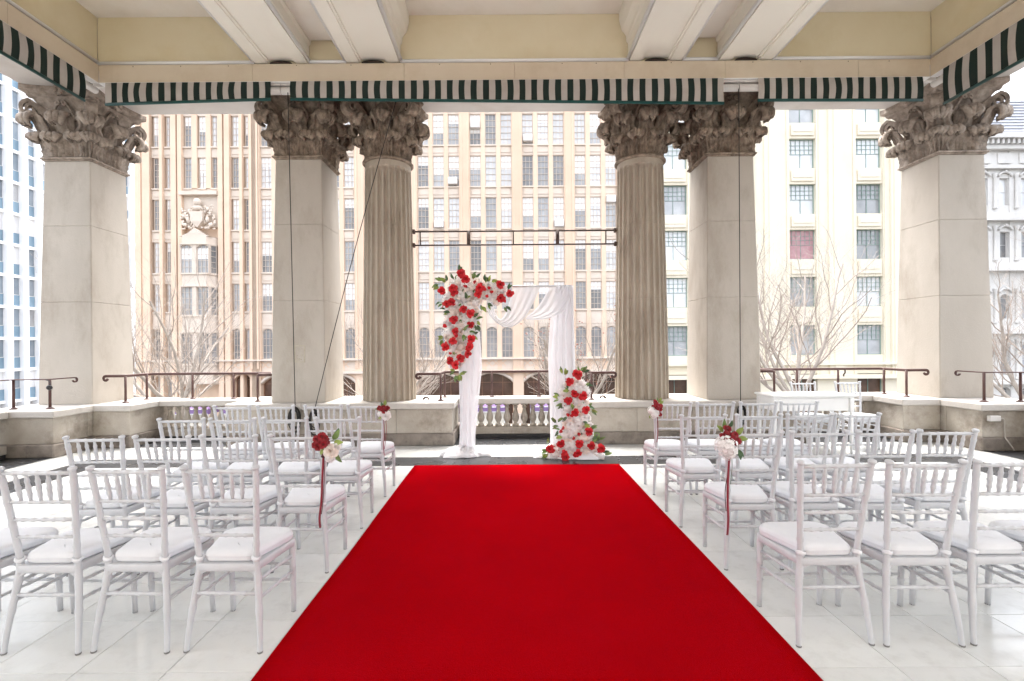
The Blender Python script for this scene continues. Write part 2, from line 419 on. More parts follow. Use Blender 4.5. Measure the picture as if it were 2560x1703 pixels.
# carpet
def carpet_mesh():
    m = MB(); nx, ny = 25, 70
    def fn(u, v):
        x = lerp(-1.34, 1.28, u); y = lerp(-1.5, 6.215, v)
        x += .004 * math.sin(y * 2.1 + (0 if u < .5 else 1.3)) * abs(2 * u - 1)
        return (x, y, .009 + .0035 * mnoise.noise(Vector((x * 1.3, y * 1.1, 0))))
    m.grid(fn, nx, ny)
    for s, x in ((0, -1.31), (1, 1.31)):
        pass
    # folded-down edge
    e = []
    o = len(m.v)
    for j in range(ny):
        for x, i in ((-1.342, 0), (1.282, nx - 1)):
            m.v.append((x, m.v[j * nx + i][1], .0005))
    for j in range(ny - 1):
        m.f.append((j * nx, o + 2 * j, o + 2 * j + 2, (j + 1) * nx)); m.mi.append(0); m.sm.append(False)
        m.f.append((j * nx + nx - 1, (j + 1) * nx + nx - 1, o + 2 * j + 3, o + 2 * j + 1)); m.mi.append(0); m.sm.append(False)
    o = len(m.v); k = (ny - 1) * nx
    for i in range(nx): m.v.append((m.v[k + i][0], 6.217, .0005))
    for i in range(nx - 1):
        m.f.append((k + i, k + i + 1, o + i + 1, o + i)); m.mi.append(0); m.sm.append(False)
    return m.mesh('red_carpet', 'carpet', recalc=False)
tag(ob('red_carpet', carpet_mesh()), 'long red carpet runner down the aisle to the flower arch', 'carpet')

# terrace base building below
tb = ob('terrace_base', MB().box(-8.4, 8.4, -9, 8.62, -5, -.61).mesh('terrace_base', 'parapet_stone')); tag(tb, 'stone storey carrying the terrace', kind='structure')

# ================================================================== parapets, balustrades
ZC, ZB = .665, .565
def parapet_piece(parent, x0, x1, y0, y1, n_blocks, n_caps, side=False):
    """wall body, plinth and cap slabs along x (or along y when side)"""
    L0, L1 = (y0, y1) if side else (x0, x1)
    for i in range(n_blocks):
        a = lerp(L0, L1, i / n_blocks) + .0015; b_ = lerp(L0, L1, (i + 1) / n_blocks) - .0015
        if side: bb('wall_block', 'parapet_stone', parent, x0, x1, a, b_, .19, ZB, .006)
        else: bb('wall_block', 'parapet_stone', parent, a, b_, y0, y1, .19, ZB, .006)
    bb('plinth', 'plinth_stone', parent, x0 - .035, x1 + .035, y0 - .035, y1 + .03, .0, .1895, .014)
    for i in range(n_caps):
        a = lerp(L0 - .045, L1 + .045, i / n_caps) + .0015; b_ = lerp(L0 - .045, L1 + .045, (i + 1) / n_caps) - .0015
        if side: bb('cap_slab', 'cap_stone', parent, x0 - .045, x1 + .045, a, b_, ZB + .001, ZC, .012)
        else: bb('cap_slab', 'cap_stone', parent, a, b_, y0 - .045, y1 + .045, ZB + .001, ZC, .012)
pl = thing('parapet_wall', 'stained stone parapet under the columns left of the arch', 'wall', group='stone parapet walls')
parapet_piece(pl, -4.45, -1.0, 7.48, 8.5, 4, 3)
pr = thing('parapet_wall', 'stained stone parapet under the columns right of the arch', 'wall', group='stone parapet walls')
parapet_piece(pr, 1.0, 4.45, 7.48, 8.5, 4, 3)
for s, side in ((-1, 'left'), (1, 'right')):
    p = thing('parapet_corner', f'L-shaped stone parapet block at the far {side} corner of the terrace', 'wall', group='corner parapet blocks')
    xa, xb = sorted((s * 5.98, s * 6.555)); parapet_piece(p, xa, xb, 7.48, 8.5, 1, 1)
    xa, xb = sorted((s * 6.56, s * 7.58)); parapet_piece(p, xa, xb, 6.83, 8.5, 3, 2, side=True)

bal_prof = [(.058, 0), (.058, .028), (.040, .034), (.030, .048), (.030, .06), (.046, .085), (.060, .125), (.060, .15), (.050, .19), (.036, .235), (.027, .28), (.027, .30),
            (.040, .308), (.040, .322), (.030, .328), (.030, .345), (.056, .352), (.056, .387)]
bal_me = MB().lathe(bal_prof, 14).mesh('baluster', 'parapet_stone')
def balustrade(label, x0, x1, y, side=0):
    p = thing('balustrade', label, 'balustrade', group='stone balustrades between the parapet blocks')
    n = max(3, round(abs(x1 - x0) / .148))
    def place(fn_name, mat, a, b_, c, d, e, f, bev):
        if side: bb(fn_name, mat, p, c, d, a, b_, e, f, bev)
        else: bb(fn_name, mat, p, a, b_, c, d, e, f, bev)
    place('bottom_rail', 'parapet_stone', x0, x1, y, y + .32, .065, .178, .006)
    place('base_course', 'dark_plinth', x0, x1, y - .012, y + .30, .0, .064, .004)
    place('top_rail', 'cap_stone', x0, x1, y - .03, y + .35, ZB + .001, ZC - .001, .012)
    for i in range(n):
        c = lerp(x0, x1, (i + .5) / n)
        ob('baluster', bal_me, p, (y + .15, c, .178) if side else (c, y + .15, .178), (0, 0, random.random() * 6))
    return p
balustrade('stone balustrade framed by the flower arch', -.955, .955, 8.06)
balustrade('stone balustrade behind the left chairs', -5.93, -4.5, 8.06)
balustrade('stone balustrade behind the signing table', 4.5, 5.93, 8.06)
balustrade('stone balustrade running along the left terrace edge', .5, 6.78, -7.48, side=1)
balustrade('stone balustrade running along the right terrace edge', .5, 6.78, 7.14, side=1)

# rails
def rail(label, pts, posts, curls, parent_name='handrail'):
    p = thing(parent_name, label, 'railing', group='brown steel handrails on the parapet')
    m = MB()
    P = [Vector(a) for a in pts]
    # flat bar top rail with rounded corners and curled ends
    path = []
    def curl(end, d):
        out = []
        for k in range(9):
            a = k / 8 * 1.45 * PI
            out.append(end + d * (math.sin(a) * .035) + Vector((0, 0, -.035 + math.cos(a) * .035)))
        return out
    head = curl(P[0], (P[0] - P[1]).normalized())[::-1] if curls[0] else [P[0]]
    tail = curl(P[-1], (P[-1] - P[-2]).normalized()) if curls[1] else [P[-1]]
    mid = []
    for i in range(1, len(P) - 1):
        a, b_, c = P[i - 1], P[i], P[i + 1]
        for t in (.0, .33, .66, 1):
            q0 = b_ + (a - b_).normalized() * .06; q1 = b_ + (c - b_).normalized() * .06
            mid.append((1 - t) ** 2 * q0 + 2 * t * (1 - t) * b_ + t * t * q1)
    m.tube(head + mid + tail, .017, 8, flat=(.55, 1.25))
    ob('top_rail', m.mesh('top_rail', 'rail_brown'), p)
    for (x, y) in posts:
        q = MB(); q.tube([(0, 0, 0), (0, 0, 1.095 - ZC)], .018, 10)
        pm = ob('post', q.mesh('post', 'rail_brown'), p, (x, y, ZC))
        f = MB(); f.lathe([(.052, 0), (.052, .006), (.03, .018), (.02, .03)], 12)
        ob('foot_flange', f.mesh('foot_flange', 'rail_brown'), pm)
ZR = 1.095
rail('brown steel handrail with curled ends behind the flower arch', [(-1.55, 7.68, ZR), (-1.2, 7.68, ZR), (-1.2, 8.22, ZR), (1.2, 8.22, ZR), (1.2, 7.68, ZR), (1.55, 7.68, ZR)],
     [(-1.2, 7.70), (-1.2, 8.20), (-.4, 8.22), (.4, 8.22), (1.2, 8.20), (1.2, 7.70)], (1, 1))
for s, side in ((-1, 'left chairs'), (1, 'signing table')):
    rail(f'brown steel handrail on the balustrade behind the {side}', [(s * 6.55, 7.72, ZR), (s * 6.25, 7.72, ZR), (s * 6.25, 8.24, ZR), (s * 4.15, 8.24, ZR), (s * 4.15, 7.75, ZR), (s * 3.86, 7.75, ZR)],
         [(s * 6.25, 7.74), (s * 6.25, 8.2), (s * 5.5, 8.24), (s * 4.8, 8.24), (s * 4.15, 7.77)], (1, 0))
    sd_ = 'left' if s < 0 else 'right'
    rail(f'brown steel handrail along the {sd_} terrace edge', [(s * 6.80, 7.45, ZR), (s * 6.80, 7.02, ZR), (s * 7.31, 7.02, ZR), (s * 7.31, 3.0, ZR)],
         [(s * 6.80, 7.04), (s * 7.31, 7.02), (s * 7.31, 6.3), (s * 7.31, 5.5), (s * 7.31, 4.7), (s * 7.31, 3.9)], (1, 0))

# ================================================================== columns, piers and their capitals
def acanthus(w, h, curl_r, lean, name, mat, seed=0):
    """one carved leaf: closed shell; stands at origin, outward = -y, up = z"""
    nu, nv = 17, 22; m = MB()
    def centre(v):
        if v < .62:
            t = v / .62
            return (lean * t * t, h * .86 * t)
        a = (v - .62) / .38 * R(235)
        return (lean + curl_r * (1 - math.cos(a)) , h * .86 + (h * .14) * math.sin(min(a, PI / 2)) if a < PI / 2 else h * .86 + h * .14 * math.sin(a))
    def front(u, v, off=0.0):
        s = 2 * u - 1
        o, z = centre(v)
        lob = 1 - .20 * abs(math.sin(v * PI * 4.5)) * (abs(s) ** 3)
        wd = w * (.80 + .32 * math.sin(v * PI * .9)) * (1 if v < .78 else max(.35, 1 - ((v - .78) / .22) ** 2 * .65))
        x = s * wd * .5 * (1 - .22 * abs(math.sin(v * PI * 4.5)))
        rib = .024 * math.cos(s * PI * 5) * (1 - v * .3) + .022 * math.exp(-(s / .16) ** 2)
        cup = -.20 * w * s * s
        vein = .006 * math.sin(v * 40 + abs(s) * 9)
        jit = .008 * mnoise.noise(Vector((s * 4 + seed, v * 7, seed)))
        return (x, -(o + rib + cup + vein + jit - off), z + (0.02 * w * math.sin(s * PI * 3) * v))
    a = [front(i / (nu - 1), j / (nv - 1)) for j in range(nv) for i in range(nu)]
    th = .04
    P = [Vector(p) for p in a]; B = []
    for j in range(nv):
        for i in range(nu):
            d1 = P[j * nu + min(i + 1, nu - 1)] - P[j * nu + max(i - 1, 0)]
            d2 = P[min(j + 1, nv - 1) * nu + i] - P[max(j - 1, 0) * nu + i]
            nrm = d1.cross(d2).normalized()
            B.append(P[j * nu + i] - nrm * th)
    vs = P + B; n0 = nu * nv; fs = []
    for j in range(nv - 1):
        for i in range(nu - 1):
            q = (j * nu + i, j * nu + i + 1, (j + 1) * nu + i + 1, (j + 1) * nu + i)
            fs.append(q); fs.append(tuple(n0 + k for k in q[::-1]))
    for j in range(nv - 1):
        for i in (0, nu - 1):
            fs.append((j * nu + i, (j + 1) * nu + i, n0 + (j + 1) * nu + i, n0 + j * nu + i))
    for i in range(nu - 1):
        for j in (0, nv - 1):
            fs.append((j * nu + i, j * nu + i + 1, n0 + j * nu + i + 1, n0 + j * nu + i))
    m.add(vs, fs, 0, True)
    return m.mesh(name, mat)
def volute_mesh(mat):
    """scroll in the plane (-y outward, z up), width along x; origin at bell axis"""
    m = MB()
    pts = []
    for t in [k / 10 for k in range(11)]:
        pts.append((lerp(.34, .695, t ** 1.15), lerp(.34, .835, t ** .55)))
    cx, cz = .655, .705
    for k in range(1, 34):
        a = R(66) - k / 33 * 2 * PI * 1.85
        r = .128 * (1 - k / 33 * .84)
        pts.append((cx + r * math.cos(a), cz + r * math.sin(a)))
    N = len(pts)
    vs = []; fs = []
    for i, (o, z) in enumerate(pts):
        wdt = .075 if i > 10 else lerp(.07, .075, i / 10)
        th = lerp(.075, .026, min(1, i / 11)) * (1 - .5 * max(0, (i - 10) / 33))
        d = Vector((pts[min(i + 1, N - 1)][0] - pts[max(i - 1, 0)][0], pts[min(i + 1, N - 1)][1] - pts[max(i - 1, 0)][1])).normalized()
        nx_, nz_ = -d.y, d.x
        for (sx, st) in ((-1, -1), (1, -1), (1, 1), (0, .55), (-1, 1)):
            vs.append((sx * wdt, -(o + nx_ * th * st), z + nz_ * th * st))
    for i in range(N - 1):
        for k in range(5):
            fs.append((i * 5 + k, i * 5 + (k + 1) % 5, (i + 1) * 5 + (k + 1) % 5, (i + 1) * 5 + k))
    fs.append((0, 1, 2, 3, 4)); fs.append(tuple((N - 1) * 5 + k for k in range(5)))
    m.add(vs, fs, 0, False)
    return m.mesh('volute', mat)
def abacus_mesh(half, mat):
    m = MB()
    def ring(h, sag, z):
        out = []
        for q in range(4):
            a = q * PI / 2
            for k in range(13):
                t = -1 + 2 * k / 12
                x = t * h * (1.0 if abs(t) < .99 else .93); y = -(h - sag * (1 - t * t))
                if abs(t) > .99: y = -h
                out.append((x * math.cos(a) - y * math.sin(a), x * math.sin(a) + y * math.cos(a), z))
        return out
    rings = [ring(half * .86, .10, .905), ring(half * .90, .10, .935), ring(half * .90, .10, .955), ring(half * .97, .10, .985), ring(half, .10, 1.0), ring(half, .10, 1.07)]
    n = 52
    vs = [p for r in rings for p in r]
    fs = [(i * n + k, i * n + (k + 1) % n, (i + 1) * n + (k + 1) % n, (i + 1) * n + k) for i in range(len(rings) - 1) for k in range(n)]
    fs.append(tuple(range(n))[::-1]); fs.append(tuple((len(rings) - 1) * n + k for k in range(n)))
    m.add(vs, fs)
    return m.mesh('abacus', mat)
def fleuron_mesh(mat):
    m = MB()
    for k in range(7):
        a = 2 * PI * k / 7
        m.sphere((.055 * math.cos(a), -.01, .055 * math.sin(a)), .04, 7, sq=(1, .8, 1))
    m.sphere((0, -.045, 0), .034, 8)
    return m.mesh('fleuron', mat)
def helix_mesh(mat):
    m = MB(); pts = []
    for k in range(8): pts.append((lerp(.16, .03, k / 7), -.02 - .05 * (k / 7), lerp(-.36, -.08, (k / 7) ** .8)))
    for k in range(1, 16):
        a = R(100) - 0 + k / 15 * 2 * PI * 1.1; r = .045 * (1 - k / 15 * .8)
        pts.append((.038 + r * math.cos(a), -.075, -.115 + r * math.sin(a)))
    m.tube(pts, [.020] * 8 + [.017] * 15, 6)
    return m.mesh('helix', mat)
KIT = {}
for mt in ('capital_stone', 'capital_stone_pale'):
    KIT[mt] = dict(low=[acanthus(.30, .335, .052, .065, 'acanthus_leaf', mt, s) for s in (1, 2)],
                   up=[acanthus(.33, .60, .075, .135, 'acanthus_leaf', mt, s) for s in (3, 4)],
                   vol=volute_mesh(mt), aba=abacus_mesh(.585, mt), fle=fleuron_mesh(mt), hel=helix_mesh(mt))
def capital(parent, z, square, mt):
    K = KIT[mt]
    if square:
        m = MB(); prof = [(.315, 0), (.315, .45), (.345, .70), (.43, .86), (.47, .92)]
        vs = []; fs = []
        for r, zz in prof:
            for q in ((-1, -1), (1, -1), (1, 1), (-1, 1)): vs.append((q[0] * r, q[1] * r, zz))
        for i in range(len(prof) - 1):
            for k in range(4): fs.append((i * 4 + k, i * 4 + (k + 1) % 4, (i + 1) * 4 + (k + 1) % 4, (i + 1) * 4 + k))
        fs.append((3, 2, 1, 0)); fs.append(tuple(4 * (len(prof) - 1) + k for k in range(4)))
        m.add(vs, fs); bell = ob('capital', m.mesh('capital_bell', mt), parent, (0, 0, z))
    else:
        bell = ob('capital', MB().lathe([(.31, 0), (.31, .45), (.345, .7), (.42, .86), (.46, .92)], 28).mesh('capital_bell', mt), parent, (0, 0, z))
    def leaf(me, x, y, ang, zz, sc):
        ob('acanthus_leaf', me, bell, (x, y, zz), (0, 0, ang), (sc, 1, 1))
    for q in range(4):
        a = q * PI / 2; ca, sa = math.cos(a), math.sin(a)
        rot = lambda x, y: (x * ca - y * sa, x * sa + y * ca)
        if square:
            for x in (-.185, .185):
                p = rot(x, -.345); leaf(K['low'][q % 2], *p, a, 0, 1.0)
            p = rot(0, -.335); leaf(K['up'][q % 2], *p, a, .02, 1.0)
            p = rot(.335, -.335); leaf(K['up'][(q + 1) % 2], *p, a + PI / 4, .02, 1.0)
            p = rot(.345, -.345); leaf(K['low'][(q + 1) % 2], *p, a + PI / 4, 0, .8)
        else:
            for off in (R(22.5), R(67.5)):
                b_ = a + off; leaf(K['low'][q % 2], .335 * math.sin(b_), -.335 * math.cos(b_), b_, 0, .86)
            for off in (0, R(45)):
                b_ = a + off; leaf(K['up'][q % 2], .33 * math.sin(b_), -.33 * math.cos(b_), b_, .02, .86)
        ob('volute', K['vol'], bell, (0, 0, 0), (0, 0, a + PI / 4))
        p = rot(0, -.515); ob('fleuron', K['fle'], bell, (*p, .985), (0, 0, a))
        for sx in (-1, 1):
            p = rot(sx * .02, -.39); ob('helix', K['hel'], bell, (*p, .93), (0, 0, a), (sx, 1, 1))
    ob('abacus', K['aba'], bell)
    return bell
Z_ST, Z_J1, Z_J2, Z_AS = ZC, 2.27, 3.47, 4.50
def half_at(z): return lerp(.425, .362, ((z - Z_ST) / (Z_AS - Z_ST)) ** 1.25)
def pier(x, y, label, mt):
    p = thing('pier', label, 'pillar', (x, y, 0), group='square stone piers')
    for z0, z1 in ((Z_ST, Z_J1), (Z_J1, Z_J2), (Z_J2, Z_AS)):
        m = MB(); n = 8; vs = []; fs = []
        zs = [z0 + .001, z0 + .007] + [lerp(z0, z1, k / n) for k in range(1, n)] + [z1 - .007, z1 - .001]
        for k, z in enumerate(zs):
            r = half_at(z) - (.005 if k in (0, len(zs) - 1) else 0); c = .012
            for (a, b_) in ((-1, -1), (1, -1), (1, 1), (-1, 1)):
                pts = [(a * r, b_ * (r - c)), (a * (r - c), b_ * r)]
                if a * b_ < 0: pts = pts[::-1]
                for q in pts: vs.append((q[0], q[1], z))
        L = len(zs)
        for i in range(L - 1):
            for k in range(8): fs.append((i * 8 + k, i * 8 + (k + 1) % 8, (i + 1) * 8 + (k + 1) % 8, (i + 1) * 8 + k))
        fs.append(tuple(range(8))[::-1]); fs.append(tuple((L - 1) * 8 + k for k in range(8)))
        m.add(vs, fs); ob('stone_block', m.mesh('stone_block', 'pier_stone'), p)
    m = MB()
    for r, zz, h in ((.385, Z_AS, .022), (.405, Z_AS + .022, .028)):
        m.bbox(-r, r, -r, r, zz, zz + h, .008)
    ob('astragal', m.mesh('astragal', mt), p)
    capital(p, Z_AS + .05, True, mt)
    return p
def column(x, y, label, mt):
    p = thing('fluted_column', label, 'column', (x, y, 0), group='round fluted columns')
    NF = 24; SEG = 8
    for z0, z1 in ((Z_ST, Z_J1), (Z_J1, Z_J2), (Z_J2, Z_AS)):
        m = MB(); vs = []; fs = []
        zs = [z0 + .001, z0 + .006] + [lerp(z0, z1, k / 8) for k in range(1, 8)] + [z1 - .006, z1 - .001]
        if z1 == Z_AS: zs = zs[:-2] + [z1 - .16, z1 - .11, z1 - .08, z1 - .001]
        n = NF * SEG
        for k, z in enumerate(zs):
            r = half_at(z) * 1.015 - (.004 if (k == 0 or (k == len(zs) - 1 and z1 != Z_AS)) else 0)
            fade = 1.0 if z < Z_AS - .12 else (.6 if z < Z_AS - .1 else 0.0)
            for j in range(n):
                f = (j % SEG) / SEG
                d = 0 if f in (0.0, .125, .875) else .046 * math.sin((f - .125) / .75 * PI) ** .55
                a = 2 * PI * j / n
                rr = r - d * fade
                vs.append((rr * math.cos(a), rr * math.sin(a), z))
        L = len(zs)
        fs = [(i * n + k, i * n + (k + 1) % n, (i + 1) * n + (k + 1) % n, (i + 1) * n + k) for i in range(L - 1) for k in range(n)]
        fs.append(tuple(range(n))[::-1]); fs.append(tuple((L - 1) * n + k for k in range(n)))
        m.add(vs, fs); ob('drum', m.mesh('drum', 'column_stone'), p)
    m = MB(); m.lathe([(.375, Z_AS), (.392, Z_AS + .004), (.412, Z_AS + .02), (.412, Z_AS + .032), (.392, Z_AS + .048), (.37, Z_AS + .05)], 40)
    ob('astragal', m.mesh('astragal', mt), p)
    capital(p, Z_AS + .05, False, mt)
    return p
PY = 7.995
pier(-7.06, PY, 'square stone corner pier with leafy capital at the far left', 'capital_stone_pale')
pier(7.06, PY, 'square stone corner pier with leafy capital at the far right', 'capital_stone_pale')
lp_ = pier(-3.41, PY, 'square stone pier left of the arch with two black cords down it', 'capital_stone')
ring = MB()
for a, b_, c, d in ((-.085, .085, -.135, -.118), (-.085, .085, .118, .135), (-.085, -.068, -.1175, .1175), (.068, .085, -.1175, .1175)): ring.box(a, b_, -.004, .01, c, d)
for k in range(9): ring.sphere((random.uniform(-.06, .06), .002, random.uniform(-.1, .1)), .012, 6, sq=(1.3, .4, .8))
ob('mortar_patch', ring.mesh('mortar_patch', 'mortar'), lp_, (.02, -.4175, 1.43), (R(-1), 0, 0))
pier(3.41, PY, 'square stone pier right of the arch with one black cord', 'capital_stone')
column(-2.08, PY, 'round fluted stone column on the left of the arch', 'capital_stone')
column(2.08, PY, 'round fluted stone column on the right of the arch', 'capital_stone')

# iron ring hooks at the column feet
for x in (-1.42, 1.36):
    m = MB(); m.tube([(.045 * math.cos(a), 0, .03 + .045 * math.sin(a)) for a in [k / 14 * PI for k in range(15)]], .010, 8)
    m.tube([(.03 * math.cos(a), .02, .035 + .03 * math.sin(a)) for a in [k / 10 * PI for k in range(11)]], .008, 8)
    tag(ob('iron_ring', m.mesh('iron_ring', 'iron_brown'), None, (x, 7.6, ZC - .002)), f'small rusty iron ring at the foot of the {"left" if x < 0 else "right"} fluted column', 'iron ring', 'iron rings')

# steel pipe frame between the columns
pf = thing('pipe_frame', 'rusty brown steel pipe frame spanning between the two fluted columns', 'pipe frame')
for z in (3.43, 3.205):
    m = MB(); m.tube([(-1.70, 8, z), (1.70, 8, z)], .014, 8); ob('pipe', m.mesh('pipe', 'iron_brown'), pf)
    for s in (-1, 1):
        m = MB(); m.bbox(-.02, .02, -.035, .035, -.035, .035, .006); ob('bracket', m.mesh('bracket', 'iron_brown'), pf, (s * 1.665, 8, z))
for x, r in ((-1.56, .011), (-.76, .03), (-.02, .011), (.71, .03), (1.51, .011)):
    m = MB(); m.tube([(x, 8.0, 3.205), (x, 8.0, 3.43)], r, 8); ob('upright', m.mesh('upright', 'iron_brown'), pf)

# ================================================================== ceiling
Z_CE, Z_SM, Z_BB, Z_FT, Z_FB = 6.43, 6.05, 5.72, 5.70, 5.44
YB = -4.0
ceil = tag(ob('ceiling', MB().box(-6.6, 6.6, YB, 7.5, Z_CE + .001, 6.9).mesh('ceiling', 'ceiling_paint')), 'cream coffered terrace ceiling', kind='structure')
def beam_profile(xc):
    R_ = [(.0, .043), (.175, .043), (.18, .018), (.205, .018), (.21, 0), (.385, 0), (.385, .10), (.40, .115), (.40, .26), (.425, .29), (.43, .37), (.455, .41), (.49, .45), (.52, .56), (.53, .60), (.53, .712)]
    right = [(xc + a, Z_BB + b_) for a, b_ in R_]; left = [(xc - a, Z_BB + b_) for a, b_ in R_[1:]]
    return left[::-1] + right
for xc in (-3.43, -2.08, 2.08, 3.40):
    m = MB(); m.extrude_profile(beam_profile(xc), YB, 7.14)
    bmo = ob('beam', m.mesh('beam', 'beam_paint'), ceil)
    m = MB()
    m.extrude_profile([(.165 * math.cos(a), .04 * math.sin(a)) for a in [k / 10 * PI for k in range(11)]], -.02, .02)
    ob('shaded_gap', m.mesh('shaded_gap', 'gap_shade'), bmo, (xc, 7.112, Z_FT + .003))  # solid plug, shade of the open void at the beam end painted in
for s in (-1, 1):
    xa, xb = sorted((s * 2.40, s * 3.10)); bo('small_coffer_panel', 'ceiling_paint', ceil, xa, xb, YB, 7.12, Z_SM, Z_SM + .1)
# coffer end panels
for xa, xb in ((-6.16, -3.5), (-3.4, -2.1), (-2.0, 2.0), (2.1, 3.4), (3.5, 6.16)):
    bo('coffer_end_panel', 'coffer_yellow', ceil, xa, xb, 7.15, 7.25, Z_FT - .05, Z_CE)
for s in (-1, 1):
    xa, xb = sorted((s * 6.165, s * 6.26)); bo('coffer_side_panel', 'coffer_yellow', ceil, xa, xb, YB, 7.149, Z_FT - .05, Z_CE)
# white tube mouldings round the coffers
def tube_run(a, b_):
    m = MB(); m.tube([a, b_], .026, 10); ob('white_moulding', m.mesh('white_moulding', 'white_tube'), ceil)
for xa, xb in ((-6.14, -3.83), (-3.03, -2.48), (-1.68, 1.68), (2.48, 3.0), (3.80, 6.14)):
    tube_run((xa, 7.125, 5.737), (xb, 7.125, 5.737))
for x in (-6.14, -3.02, -1.67, 1.67, 2.99, 6.14, -3.84, -2.49, 2.49, 3.81):
    tube_run((x, YB, 5.752), (x, 7.13, 5.752))
# fascia boards
fx = [-6.10, -3.85, -1.62, 0.0, 1.61, 3.10, 5.05, 6.10]
for a, b_ in zip(fx, fx[1:]):
    bb('fascia_board', 'fascia_paint', ceil, a + .0012, b_ - .0012, 7.10, 7.22, Z_FB, Z_FT, .004)
bo('fascia_bead', 'white_tube', ceil, -6.10, 6.10, 7.092, 7.20, Z_FB - .014, Z_FB - .001)
for s in (-1, 1):
    ys = [YB, -1.2, 1.2, 3.6, 5.8, 7.10]
    for a, b_ in zip(ys, ys[1:]):
        xa, xb = sorted((s * 6.103, s * 6.22)); bb('fascia_board', 'fascia_paint', ceil, xa, xb, a + .0012, b_ - .0012, Z_FB, Z_FT, .004)
    xa, xb = sorted((s * 6.101, s * 6.20)); bo('fascia_bead', 'white_tube', ceil, xa, xb, YB, 7.09, Z_FB - .014, Z_FB - .001)
for x in [-5.6, -4.9, -4.2, -3.2, -2.4, -1.1, -.35, .7, 1.2, 2.3, 3.5, 4.2, 4.9, 5.5]:
    m = MB(); m.tube([(0, -.004, 0), (0, .003, 0)], .007, 8); ob('screw_head', m.mesh('screw_head', 'iron_brown'), ceil, (x, 7.1, 5.672))
# entablature over the columns
ent = tag(ob('entablature', MB().box(-7.6, 7.6, 7.30, 8.46, 5.622, 7.6).mesh('entablature', 'soffit_paint')), 'pale stone entablature over the columns', kind='structure')
for s in (-1, 1):
    xa, xb = sorted((s * 6.30, s * 7.6)); ob('side_lintel', MB().box(xa, xb, YB, 7.298, 5.622, 7.6).mesh('side_lintel', 'soffit_paint'), ent)
for xa, xb in ((-6.2, -4.2), (-1.25, 1.25), (4.2, 6.2)):
    bo('soffit_panel', 'soffit_paint', ent, xa, xb, 7.78, 8.2, 5.604, 5.6215)
bo('inner_closure', 'soffit_paint', ent, -6.3, 6.3, 7.225, 7.299, 5.45, 6.4)

# unseen wall added behind the camera to cut rear light, leaving a slot
rw = tag(ob('added_rear_wall', MB().box(-8.4, 8.4, -6.0, -5.4, -.6, 9).mesh('added_rear_wall', 'ceiling_paint')), 'plain unseen wall added behind the terrace to limit rear light', kind='structure')
# awnings
def awning(label, axis, a0, a1, fixed, zt, zb0, zb1, pitch, sgn, seed, flip=False):
    """striped valance strip; axis 'x' runs along x at y=fixed, axis 'y' along y at x=fixed"""
    p = thing('awning', label, 'awning', group='rolled striped awnings')
    n = max(1, round(abs(a1 - a0) / (pitch / 2)))
    sub = 4; rows = 6; m = MB()
    rng = random.Random(seed)
    N = n * sub
    def P(i, j):
        t = i / N; a = lerp(a0, a1, t); zb = lerp(zb0, zb1, t); v = j / rows
        z = lerp(zt, zb, v)
        wv = (.010 * math.sin(a * 9.0 + seed) + .006 * math.sin(a * 23 + 2 * seed)) * math.sin(v * PI * .9) + .012 * math.sin(v * PI)
        aa = a + .008 * math.sin(v * PI) * math.sin(a * 5 + seed)
        return (aa, fixed + sgn * wv, z) if axis == 'x' else (fixed + sgn * wv, aa, z)
    vs = [P(i, j) for j in range(rows + 1) for i in range(N + 1)]
    vs2 = [((q[0], q[1] - sgn * .003, q[2]) if axis == 'x' else (q[0] - sgn * .003, q[1], q[2])) for q in vs]
    W = N + 1
    o = 0
    for layer in (vs, vs2):
        base = len(m.v); m.v.extend(layer)
        for j in range(rows):
            for i in range(N):
                m.f.append((base + j * W + i, base + j * W + i + 1, base + (j + 1) * W + i + 1, base + (j + 1) * W + i))
                m.mi.append((i // sub + (1 if flip else 0)) % 2); m.sm.append(True)
    ob('valance', m.mesh('valance', ['awning_green', 'awning_white'], recalc=False), p)
    e0, e1 = P(0, rows), P(N, rows)
    b_ = MB(); b_.tube([e0, e1], .018, 8, flat=(1.3, .9)); ob('bottom_bar', b_.mesh('bottom_bar', 'awning_bar'), p)
    return p
awning('striped green and white awning over the left bay', 'x', -5.99, -3.57, 7.075, 5.425, 5.11, 5.165, .171, -1, 1, True)
awning('long striped green and white awning over the arch', 'x', -3.28, 3.06, 7.07, 5.425, 5.165, 5.06, .1765, -1, 2)
awning('striped green and white awning over the right bay', 'x', 3.56, 5.97, 7.075, 5.425, 5.10, 5.085, .172, -1, 3, True)
awning('striped green and white awning along the left edge', 'y', 6.83, -2.5, -6.085, 5.425, 5.045, 5.04, .185, 1, 4, False)
awning('striped green and white awning along the right edge', 'y', 6.87, -2.5, 6.085, 5.425, 4.93, 4.93, .20, -1, 5, False)
ah = thing('awning_case', 'white awning roller case mounted under the fascia', 'awning case')
for a, b_ in ((-6.02, -3.45), (-3.44, 3.3), (3.31, 6.02)):
    m = MB(); m.tube([(a, 7.155, 5.325), (b_, 7.155, 5.325)], .052, 12); ob('roller', m.mesh('roller', 'awning_case'), ah)
    bo('case_rail', 'awning_case', ah, a, b_, 7.12, 7.2, 5.395, 5.42)
for s in (-1, 1):
    m = MB(); m.tube([(s * 6.15, YB + 1, 5.325), (s * 6.15, 7.1, 5.325)], .048, 12); ob('roller', m.mesh('roller', 'awning_case'), ah)
